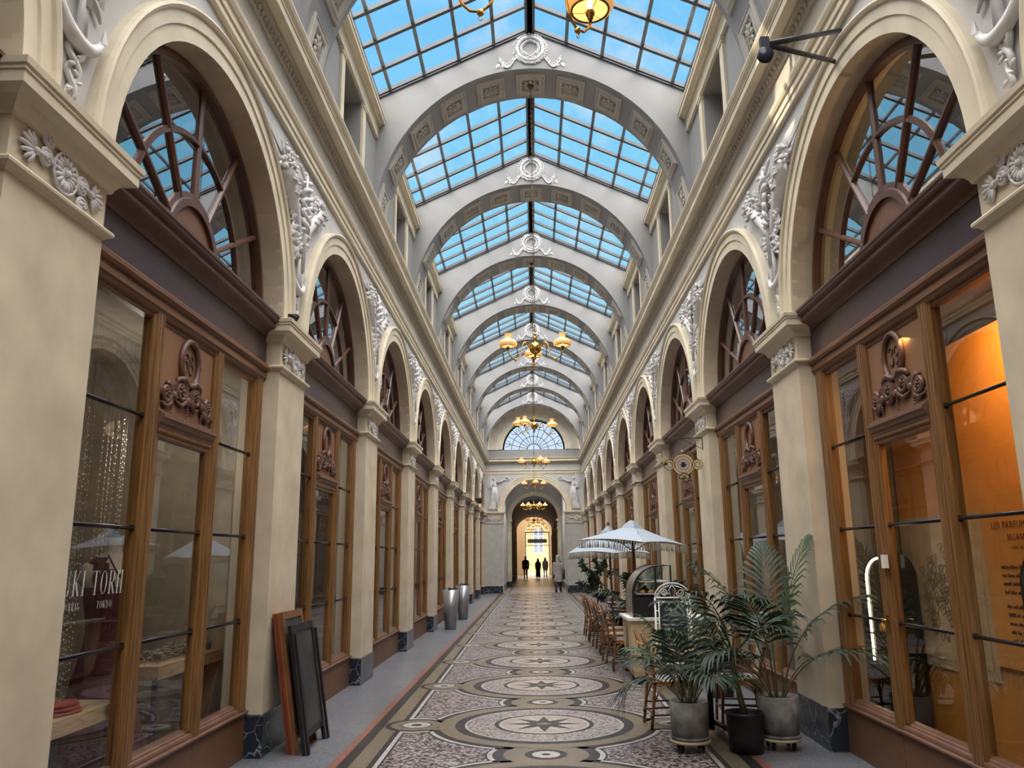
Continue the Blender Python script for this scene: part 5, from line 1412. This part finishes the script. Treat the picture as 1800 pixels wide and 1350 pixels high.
# ------------------------------------------------------------------ window display of number 38
red_dress = mat('dark_red_dress', (.075, .006, .010), .75, var=.2, scale=5)
skin = mat('ivory_mannequin_cloth', (.50, .43, .34), .6, var=.05)
def ellring(cx, cy, z, a, b_, n=24, fold=0, nf=7, ph=0): return [(cx+a*cos(t)*(1+fold*sin(nf*t+ph)), cy+b_*sin(t)*(1+fold*sin(nf*t+ph)), z) for t in [2*pi*k/n for k in range(n)]]
t = thing('dress_form', 'headless dress form in a sleeveless dark red dress, behind the lettered glass', 'mannequin', (-3.08, 5.80, .006), radians(-25)); t.scale = (1.02, 1.02, 1.105)
b = MB(); b.loft([ellring(0, 0, z, a, c) for z, a, c in ((.92, .10, .15), (1.05, .095, .13), (1.2, .11, .155), (1.34, .12, .185), (1.43, .105, .205), (1.50, .075, .17), (1.535, .06, .10), (1.56, .052, .06), (1.62, .048, .052), (1.655, .05, .054))], caps=True)
for s in (-1, 1): b.ell((-.01, s*.185, 1.42), (.065, .055, .075), 12, 8)
b.build('torso', skin, t)
MB().lathe([(0, 1.655), (.052, 1.655), (.05, 1.672), (.02, 1.68), (.012, 1.70), (.010, 1.74), (.0, 1.75)], 14).build('neck_cap', iron, t)
def dress():
    b = MB(); rings = []
    for z, a, c, f in ((.12, .34, .36, .10), (.35, .28, .30, .09), (.6, .21, .24, .06), (.85, .145, .18, .03), (1.0, .112, .147, .01), (1.1, .108, .142, 0), (1.22, .122, .166, 0), (1.34, .130, .194, 0)): rings.append(ellring(0, 0, z, a, c, 32, f, 9))
    b.loft(rings)
    prof = ((1.20, .112, .157), (1.27, .117, .172), (1.34, .122, .188), (1.40, .114, .203), (1.45, .100, .199), (1.49, .083, .181), (1.525, .066, .125))
    A = [2*pi*k/40 for k in range(40)]
    P = [[(a*1.09*cos(u), c*1.03*sin(u), z+.004) for u in A] for z, a, c in prof]
    for i in range(len(P)-1):
        for k in range(40):
            q = [P[i][k], P[i][(k+1) % 40], P[i+1][(k+1) % 40], P[i+1][k]]; ym = sum(p[1] for p in q)/4; zm = sum(p[2] for p in q)/4; xm = sum(p[0] for p in q)/4
            neck = .015+(zm-1.24)*.30 if xm > 0 else .055+(zm-1.40)*.4
            if abs(ym) < (.185 if zm < 1.44 else .17) and (zm < 1.25 or abs(ym) > neck): b.add(q, [(0, 1, 2, 3)], True)
    return b
    for s in (-1, 1):
        p0 = [ellring(0, 0, 1.34, .130, .194, 32)[k] for k in range(32)]
        for k in range(32):
            k2 = (k+1) % 32
            (x0, y0, z0), (x1, y1, z1) = p0[k], p0[k2]
            ym = (y0+y1)/2
            if s*ym > .055 and abs(ym) < .175:
                tz = 1.515-.55*abs(abs(ym)-.12)
                b.add([(x0, y0, z0), (x1, y1, z1), (x1*.55, y1*.86, tz), (x0*.55, y0*.86, tz)], [(0, 1, 2, 3)], True)
        q = [(k, p0[k]) for k in range(32)]
    b.add([(.128, -.10, 1.30), (.134, .12, 1.30), (.09, .155, 1.50), (.06, .175, 1.50), (.115, -.02, 1.33)], [(0, 1, 4), (1, 2, 3, 4)], True)
    return b
dress().build('dress', red_dress, t)
ncl = MB()
path = [(.05+.085*sin(pi*k/16), -.075+.15*k/16, 1.545-.16*sin(pi*k/16)) for k in range(17)]
ncl.tube(path, .005, 5); ncl.build('necklace_cord', black, t)
for k in (5, 6, 8, 10, 11): MB().ell((path[k][0]+.012, path[k][1], path[k][2]), .014, 8, 6).build('necklace_bead', mat('dark_bead', (.05, .05, .05), .25), t)
b = MB(); b.tube([(0, 0, .03), (0, 0, .95)], .018, 8); b.lathe([(0, 0), (.2, 0), (.2, .02), (.03, .04), (0, .04)], 20); b.build('stand', iron, t)
lightwood = mat('light_table_wood', (.42, .29, .16), .5, var=.12, scale=4, stretch=(12, 1, 12)); darkmetal = mat('dark_table_leg', (.035, .03, .028), .5)
def display_table(label, x, y, lx, ly, h, th, rz=0):
    t = thing('display_table', label, 'table', (x, y, .006), rz); MB().box(-lx/2, lx/2, -ly/2, ly/2, h-th, h).build('table_top', lightwood, t)
    for sx_ in (-1, 1):
        for sy in (-1, 1): MB().box(sx_*(lx/2-.04)-.02, sx_*(lx/2-.04)+.02, sy*(ly/2-.06)-.02, sy*(ly/2-.06)+.02, 0, h-th).build('leg', darkmetal, t)
    return t
display_table('long wooden display table with thin dark legs, carrying the chain garland', -3.22, 7.28, .46, 1.62, .86, .10)
display_table('small light wood table at the window edge with a folded red scarf on it', -2.92, 4.95, .42, .82, .80, .09)
g = MB(); r = random.Random(31)
for k in range(170):
    c = Vector((-3.18+r.uniform(-.09, .09), 6.65+1.15*k/170, .895+r.uniform(-.008, .055))); a, e_ = r.uniform(0, 6.28), r.uniform(-1, 1); R_ = Matrix.Rotation(a, 3, 'Z') @ Matrix.Rotation(e_, 3, 'X')
    g.tube([tuple(c + R_ @ Vector((.026*cos(2*pi*j/8), .02*sin(2*pi*j/8), 0))) for j in range(8)], .0055, 4, True)
tag(g.build('chain_garland', mat('pale_metal_links', (.30, .28, .22), .4, metal=.4, var=.3, scale=30)), 'heap of pale looped chain links spread along the long display table', 'garland')
g = MB()
for k in range(3): g.loft([[(-2.86+.13*cos(a)*(1-.1*k), 4.88+.17*sin(a)*(1-.06*k)*(1+.05*sin(5*a+k)), .808+.02*k+dz) for a in [2*pi*j/18 for j in range(18)]] for dz in (0, .016)], caps=True)
tag(g.build('folded_scarf', mat('bright_red_cloth', (.30, .03, .018), .8, var=.15)), 'folded bright red scarf on the small light wood table', 'scarf')
# bead strings
r = random.Random(17); beadm = mat('clear_crystal_bead', (.75, .70, .62), .08, var=0, spec=1); cordm = mat('dark_thread', (.06, .055, .05), .6)
bead = MB(); bead.ell((0, 0, 0), .006, 6, 4); 
cu = tag(MB().build('bead_curtain', beadm), 'curtain of sparkling crystal bead strings hanging behind the dress form', 'bead curtain', kind='stuff')
bm_ = MB()
for k in range(46):
    y = 5.25+k*.042+r.uniform(-.01, .01); x = -3.52+r.uniform(-.12, .10); z = r.uniform(2.35, 2.9)
    bm_.tube([(x, y, .25), (x, y, 3.55)], .0007, 3)
    while z > .3:
        bm_.ell((x, y, z), r.uniform(.0055, .0085), 6, 4); z -= r.uniform(.032, .07)
cu.data = bm_.mesh('bead_curtain', beadm)
# lettering on the glass (hung from the shopfront it is painted on)
fr38 = next(o for o in bpy.data.objects if o.get('label', '').startswith('timber shopfront numbered 38'))
fr39 = next(o for o in bpy.data.objects if o.get('label', '').startswith('timber shopfront numbered 39'))
letw = mat('white_window_lettering', (.50, .53, .52), .6, var=0)
def on_glass(body, size, y, z, p, sx, shear=.12, **k):
    o = text('window_lettering', body, size, letw, p, (-.180, y, z), (pi/2, 0, pi/2), sx, shear, .0004, **k); return o
def serif_word(word, y, z, h, w, gap, p, m):
    """tall slender serif capitals built from strokes"""
    b = MB(); x = 0; T_, t_ = w*.20, w*.05; out = []
    def st(x0, z0, x1, z1, th):
        d = Vector((x1-x0, z1-z0)).normalized(); n_ = Vector((-d.y, d.x))*th/2
        b.add([(0, x0+n_.x, z0+n_.y), (0, x0-n_.x, z0-n_.y), (0, x1-n_.x, z1-n_.y), (0, x1+n_.x, z1+n_.y)], [(0, 1, 2, 3)])
    def serif(xc, zc, l): st(xc-l/2, zc, xc+l/2, zc, h*.018)
    def ov(xc, a, z0, z1, a0=0, a1=2*pi):
        n = 24; zc, c = (z0+z1)/2, (z1-z0)/2; V = []
        for k in range(n+1):
            t = a0+(a1-a0)*k/n; th = t_+(T_-t_)*abs(cos(t))
            V += [(0, xc+a*cos(t), zc+c*sin(t)), (0, xc+(a-th)*cos(t), zc+(c-h*.02)*sin(t))]
        b.add(V, [(2*k, 2*k+1, 2*k+3, 2*k+2) for k in range(n)])
    for ch in word:
        if ch == ' ': x += w*.9; continue
        W_ = w if ch != 'I' else w*.35
        if ch == 'I': st(x+W_/2, 0, x+W_/2, h, T_); serif(x+W_/2, 0, w*.45); serif(x+W_/2, h, w*.45)
        if ch == 'T': st(x+w/2, 0, x+w/2, h, T_); st(x, h-h*.01, x+w, h-h*.01, h*.022); serif(x+w/2, 0, w*.5); st(x+.01*w, h, x, h*.86, t_); st(x+.99*w, h, x+w, h*.86, t_)
        if ch == 'O': ov(x+w/2, w/2, 0, h)
        if ch in 'RP': st(x+w*.2, 0, x+w*.2, h, T_); serif(x+w*.2, 0, w*.45); st(x, h, x+w*.5, h, h*.018); st(x+w*.2, h*.48, x+w*.5, h*.48, h*.018); ov(x+w*.45, w*.45, h*.48, h, -pi/2, pi/2)
        if ch == 'R': st(x+w*.45, h*.48, x+w*.9, 0, T_); serif(x+w*.9, 0, w*.3)
        if ch == 'K': st(x+w*.2, 0, x+w*.2, h, T_); serif(x+w*.2, 0, w*.4); serif(x+w*.2, h, w*.4); st(x+w*.25, h*.42, x+w*.9, h, t_); st(x+w*.42, h*.55, x+w*.9, 0, T_); serif(x+w*.9, 0, w*.3); serif(x+w*.88, h, w*.3)
        if ch == 'U': st(x+w*.18, h*.25, x+w*.18, h, T_); st(x+w*.88, h*.25, x+w*.88, h, t_); ov(x+w*.53, w*.43, 0, h*.5, pi, 2*pi); serif(x+w*.18, h, w*.4); serif(x+w*.88, h, w*.3)
        if ch == 'Y': st(x+w*.5, 0, x+w*.5, h*.5, T_); st(x+w*.5, h*.45, x+w*.08, h, T_); st(x+w*.5, h*.45, x+w*.92, h, t_); serif(x+w*.5, 0, w*.45); serif(x+w*.1, h, w*.35); serif(x+w*.9, h, w*.3)
        if ch == 'A': st(x+w*.08, 0, x+w*.5, h, t_); st(x+w*.5, h, x+w*.92, 0, T_); st(x+w*.25, h*.35, x+w*.75, h*.35, t_); serif(x+w*.08, 0, w*.3); serif(x+w*.92, 0, w*.35)
        if ch == 'S': ov(x+w*.5, w*.4, h*.48, h, .6, pi*1.5); ov(x+w*.5, w*.42, 0, h*.52, -pi*.55*2.2, pi*.5)
        x += W_+gap
    for i in range(len(b.v)): p3 = b.v[i]; b.v[i] = (-.180, y+p3[1]+.06*p3[2], z+p3[2])
    b.build('window_lettering', letw, p)
    return x
# plate local y = world y - bay centre (5.776)
serif_word('YUKI', -1.435, 1.475, .135, .072, .026, fr38, letw); serif_word('TORII', -1.035, 1.475, .135, .072, .021, fr38, letw)
serif_word('PARIS', -1.30, 1.395, .042, .026, .010, fr38, letw); serif_word('TOKYO', -.965, 1.395, .042, .026, .010, fr38, letw)
text('shop_name', 'TOKYO', .001, letw, fr38, (-.5, 0, 1), (0, 0, 0)) if False else None

# ------------------------------------------------------------------ room of number 39
m_ = MB(); m_.tube([(-.13, -.52, 1.17), (-.09, -.52, 1.17), (-.085, -.44, 1.17)], .009, 6); m_.box(-.136, -.128, -.545, -.495, 1.08, 1.20); m_.build('door_latch', brass, fr39)
ow = H + .11*0
t = thing('framed_drawing', 'large cream framed botanical drawing on the orange room wall', 'picture', (H+.925, 7.12, 1.37), radians(-90)); t.scale = (1.14, 1, .98)
MB().box(-.62, .62, 0, .04, -.68, .62).build('frame', mat('pale_frame_wood', (.40, .31, .19), .5), t)
MB().box(-.55, .55, -.006, 0, -.60, .55).build('paper', mat('aged_drawing_paper', (.42, .33, .20), .8, var=.1), t)
d = MB(); r = random.Random(3)
for k in range(110):
    a, rr = r.uniform(0, 6.28), r.uniform(0, .40); c = (rr*cos(a)*.9, -.009, rr*sin(a)-.05); L = r.uniform(.05, .12)
    d.tube([(c[0]+L*.5*cos(2*pi*j/7)*(.6+.4*(j % 2)), -.008, c[2]+L*.5*sin(2*pi*j/7)*(.6+.4*(j % 2))) for j in range(7)], .004, 3, True)
d.build('ink_drawing', mat('brown_ink', (.20, .14, .08), .8), t)
def led_arch(label, x, y, rz, led_side):
    t = thing('arched_stand', label, 'display stand', (x, y, .006), rz)
    n = 20; pts = [(-.2, 0), (.2, 0)] + [(.2*cos(pi*k/n), 1.50+.26*sin(pi*k/n)) for k in range(n+1)]
    b = MB(); b.prism(pts, 0, .22, lambda p, q, yy: (p, yy, q)); b.build('stand_body', mat('gloss_black_lacquer', (.006, .006, .007), .12, var=0), t)
    l = MB(); l.tube([(-.155, -.012, .75), (-.155, -.012, 1.45)] + [(-.155*cos(pi*k/14), -.012, 1.5+.2*sin(pi*k/14)) for k in range(15)] + [(.155, -.012, 1.45), (.155, -.012, .75)], .010, 6); l.build('light_strip', mat('lit_strip', (1, .9, .7), .4, var=0, emit=(1, .80, .48, 9)), t)
    s = MB(); s.box(-.15, .15, -.10, 0, 1.0, 1.015); s.box(-.15, .15, -.10, 0, .70, .715); s.build('shelf', mat('gloss_black_lacquer', (.006, .006, .007)), t)
    text('gold_lettering', 'SP', .07, brass, t, (.10, -.003, 1.30), (pi/2, 0, 0), .8)
    q = MB(); q.lathe([(0, 0), (.025, 0), (.025, .07), (.008, .085), (.008, .11), (.015, .11), (.015, .13), (0, .13)], 12, (0, -.05, 1.016)); 
    q.build('sample_bottle', mat('amber_bottle', (.5, .25, .06), .1, spec=.8), t)
    return t
led_arch('black arched stand with a glowing edge light, close behind the first pane', H+.62, 7.62, radians(-62), 1).scale = (1, 1, .95)
led_arch('black arched stand with a glowing edge light, partly hidden by the near pier', H+.42, 4.78, radians(-58), 1).scale = (1, 1, .97)
t = thing('door_sensor', 'small white plastic box fixed high on the door stile of number 39', 'sensor', (H+.11, 7.0, 1.66)); MB().box(.01, .04, -.03, .03, -.05, .05).build('sensor_body', white, t); t.location = (H+.10, 6.335, 1.60)
ink = mat('dark_red_wall_ink', (.10, .03, .015), .7, var=0)
tag(MB().box(H+.94, H+1.0, 4.2, 7.84, 0, 3.35).build('wall_display', mat('orange_display_wall', (.55, .24, .05), .6, var=.05)), kind='structure')
tb = thing('wall_text', 'printed exhibition text on the orange wall panel beside the drawing', 'wall text', (H+.926, 5.98, 1.88), 0)
MB().box(-.012, .008, -.9, .42, -1.05, .25).build('text_panel', mat('orange_text_panel', (.55, .25, .05), .6, var=.05), tb)
def wall_line(s, size, y, z, sx=1, sp=1.15): size *= .72; return text('printed_line', s, size, ink, tb, (-.016, y, z), (pi/2, 0, -pi/2), sx, 0, .0008, 'LEFT', 0, sp)
wall_line('LES PARFUMS', .10, .27, -.05, .9, 1.25); wall_line('SILLAGE', .085, .08, -.135, .9, 1.15); wall_line('• UNE ALLÉE', .05, .06, -.20); 
for q, (n, z) in enumerate(((9, -.34), (9, -.40), (9, -.46), (4, -.52), (8, -.62), (8, -.68), (8, -.74), (8, -.80), (7, -.86))):
    b = MB(); r = random.Random(q); y = .22-.004*q
    for k in range(n):
        L = r.uniform(.04, .10)
        yy = y
        while yy > y-L: b.box(-.015, -.012, yy-.012, yy-.002, z, z+r.choice((.018, .018, .028))); yy -= .015
        y -= L+.02
    b.build('printed_line', ink, tb)
aim(lamp('shop_lamp_orange', 'AREA', (H+.5, 5.6, 3.3), 26, (1, .56, .18), size=.6), (H+.98, 5.9, 2.2))
lamp('upper_room_lamp', 'POINT', (H+.95, 5.9, 4.75), 26, (1, .60, .20), shadow_soft_size=.06)
b = MB(); b.ell((0, 0, 0), .06, 12, 8); t = thing('wall_lamp', 'small glowing amber globe lamp behind the arched window above number 39', 'lamp', (H+.75, 6.15, 4.50)); b.build('globe', mat('lit_globe', (1, .8, .5), .4, var=0, emit=(1, .66, .22, 18)), t); MB().tube([(0, 0, .06), (0, 0, 1.39)], .006, 5).build('cord', black, t)
lamp('shop_fill_38', 'POINT', (-H-.9, 6.7, 2.7), 15, (1, .90, .78), shadow_soft_size=.2)  # unseen fill light, added to brighten the room behind the glass
for k, (i, side) in enumerate(((2, 'left'), (3, 'left'), (4, 'left'), (5, 'left'), (2, 'right'), (3, 'right'), (4, 'right'), (6, 'right'), (7, 'left'))):
    sg = -1 if side == 'left' else 1
    lamp('shop_lamp', 'POINT', (sg*(H+1.1), yn(i)+PW+OP, 3.2), 14, (1, .84, .62), shadow_soft_size=.2)

# speaker high on the wall, small fixtures
t = thing('wall_speaker', 'black box loudspeaker fixed high on the wall below the far arches', 'speaker', (-2.36, 33.0, 3.98)); MB().box(-.05, .22, -.16, .16, -.10, .10).build('cabinet', black, t); MB().box(.22, .232, -.13, .13, -.08, .08).build('grille', iron, t); MB().box(-.1, -.05, -.03, .03, -.04, .04).build('mount', iron, t)

# ------------------------------------------------------------------ passers-by
def person(label, loc, rz, h, coat, hair, long=False, coatlen=.5, legs=None, stride=.14, bag=False, womanly=False, hairlen=0):
    t = thing('person', label, 'person', loc, rz, 'passers-by in the far archway'); k = h/1.72
    sk = mat('skin', (.45, .28, .20), .55)
    V = [(0, 0, .92), (0, 0, 1.12), (0, 0, 1.32), (0, 0, 1.44), (0, .01, 1.52), (0, .02, 1.62)]; E_ = [(0, 1), (1, 2), (2, 3), (3, 4), (4, 5)]; R = [.13, .12, .135, .09, .05, .075]
    def chain(start, pts, rad):
        p = start
        for q, r_ in zip(pts, rad): V.append(q); R.append(r_); E_.append((p, len(V)-1)); p = len(V)-1
    sw = .19 if not womanly else .165
    for s in (-1, 1):
        chain(3, [(s*.10, 0, 1.42), (s*sw, 0, 1.39), (s*(sw+.04), -.03*s, 1.12), (s*(sw+.03), .06*s, .88), (s*(sw+.02), .08*s, .78), (s*(sw+.015), .085*s, .71)], [.07, .06, .045, .034, .03, .022])
        chain(0, [(s*.09, s*.02, .86), (s*.10, s*stride*.5, .50), (s*.10, s*stride-.05*(s < 0), .10), (s*.10, s*stride+.0, .045), (s*.105, s*stride+.13, .03)], [.09, .06, .042, .04, .03])
    me = bpy.data.meshes.new('body'); me.from_pydata([(a*k, b_*k, c*k) for a, b_, c in V], E_, []); me.materials.append(legs or coat)
    o = ob('body', me, t); md = o.modifiers.new('Skin', 'SKIN')
    for i, sv in enumerate(me.skin_vertices[0].data): sv.radius = (R[i]*k, R[i]*k*(.75 if 0 < i < 4 else 1)); sv.use_root = (i == 0)
    o.modifiers.new('Sub', 'SUBSURF').levels = 1; o.modifiers['Sub'].render_levels = 2
    b = MB()
    z0 = .92-coatlen
    prof = ((z0, .20, .16), (z0+coatlen*.5, .19, .155), (.95, .165, .135), (1.08, .15, .125), (1.25, .18, .14), (1.38, .175, .115), (1.45, .10, .08), (1.50, .07, .07))
    b.loft([[(a*1.08*k*cos(u)*(1+.03*sin(6*u)), (c*k*sin(u)), z*k) for u in [2*pi*j/20 for j in range(20)]] for z, a, c in prof])
    for s in (-1, 1): b.tube([(s*(sw-.05)*k, 0, 1.41*k), (s*(sw+.012)*k, 0, 1.36*k), (s*(sw+.045)*k, -.03*s*k, 1.12*k), (s*(sw+.035)*k, .055*s*k, .90*k), (s*(sw+.025)*k, .075*s*k, .79*k)], [.06*k, .078*k, .06*k, .052*k, .048*k], 10)
    b.build('coat', coat, t)
    hb = MB(); hb.ell((0, .02*k, 1.63*k), (.080*k, .098*k, .118*k), 14, 10)
    hb.ell((0, .118*k, 1.62*k), (.012*k, .02*k, .018*k), 6, 4); hb.ell((0, .10*k, 1.575*k), (.025*k, .012*k, .008*k), 6, 4)
    for s in (-1, 1): hb.ell((s*.08*k, .01*k, 1.62*k), (.012*k, .02*k, .03*k), 6, 4); hb.ell((s*.03*k, .108*k, 1.645*k), (.012*k, .008*k, .007*k), 6, 4)
    hb.build('head', sk, t)
    hr = MB(); hr.ell((0, -.012*k, 1.655*k), (.092*k, .102*k, .112*k), 14, 10)
    if hairlen: hr.loft([[(a*k*cos(u), (-.03+c*sin(u))*k, z*k) for u in [2*pi*j/14 for j in range(14)]] for z, a, c in ((1.70, .085, .075), (1.58, .105, .075), (1.48, .115, .07), (1.62-hairlen, .10, .05), (1.60-hairlen, .05, .03))])
    hr.build('hair', hair, t)
    for s in (-1, 1):
        hnd = MB(); p = Vector((s*(sw+.015)*k, .085*s*k, .70*k)); hnd.ell(p, (.018*k, .038*k, .045*k), 8, 6)
        for q in range(4): hnd.tube([(p.x, p.y+(-.024+.016*q)*k, p.z-.03*k), (p.x, p.y+(-.02+.016*q)*k, p.z-.075*k-.006*k*(q in (1, 2))), (p.x-s*.012*k, p.y+(-.016+.015*q)*k, p.z-.105*k)], .008*k, 5)
        hnd.tube([(p.x, p.y+.03*k, p.z+.01*k), (p.x, p.y+.055*k, p.z-.035*k)], .009*k, 5); hnd.build('hand', sk, t)
        sh = MB(); sh.ell((s*.105*k, (s*stride+.07)*k, .04*k), (.045*k, .13*k, .04*k), 10, 6); sh.tube([(s*.10*k, (s*stride-.0)*k, .05*k), (s*.10*k, (s*stride-.01)*k, .22*k)], .05*k, 8); sh.build('shoe', black, t)
    if bag:
        bg_ = MB(); bg_.loft([[(.27*k+.06*k*cos(u), -.03*k+d*k*sin(u), z*k) for u in [2*pi*j/14 for j in range(14)]] for z, d in ((.62, .06), (.66, .17), (.85, .19), (1.0, .11), (1.08, .04))], caps=True)
        bg_.tube([(.25*k, -.10*k, 1.0*k), (.22*k, -.06*k, 1.3*k), (.15*k, .0, 1.44*k), (.20*k, .06*k, 1.3*k), (.26*k, .08*k, 1.0*k)], .013*k, 6); bg_.build('shoulder_bag', black, t)
    return t
dk = mat('near_black_coat', (.022, .018, .018), .8, var=.2); bn = mat('dark_brown_coat', (.040, .024, .018), .8, var=.2); gy = mat('charcoal_jacket', (.045, .045, .05), .8, var=.2)
person('woman walking away in a pale grey knee-length coat, black bag on her shoulder', (1.14, 41.2, .004), radians(-6), 1.78, mat('pale_grey_coat', (.33, .31, .30), .85, var=.12, scale=12), mat('ash_blonde_hair', (.42, .38, .33), .6, var=.15), coatlen=.42, stride=.17, legs=dk, bag=True, womanly=True, hairlen=.22)
person('man in dark clothes walking away alone through the far passage', (-.74, 69, .004), 0, 1.82, dk, mat('dark_hair', (.02, .014, .01), .6), coatlen=.16, legs=dk, stride=.1)
person('woman in a long dark brown coat, one of two side by side before the gate', (.30, 70.3, .004), radians(3), 1.64, bn, mat('brown_hair', (.06, .03, .018), .6), coatlen=.78, legs=dk, womanly=True, hairlen=.28)
person('woman in a charcoal jacket and trousers, walking beside the long brown coat', (.98, 74.5, .004), radians(-4), 1.72, gy, mat('dark_hair', (.02, .014, .01), .6), coatlen=.30, legs=gy, womanly=True, hairlen=.38)
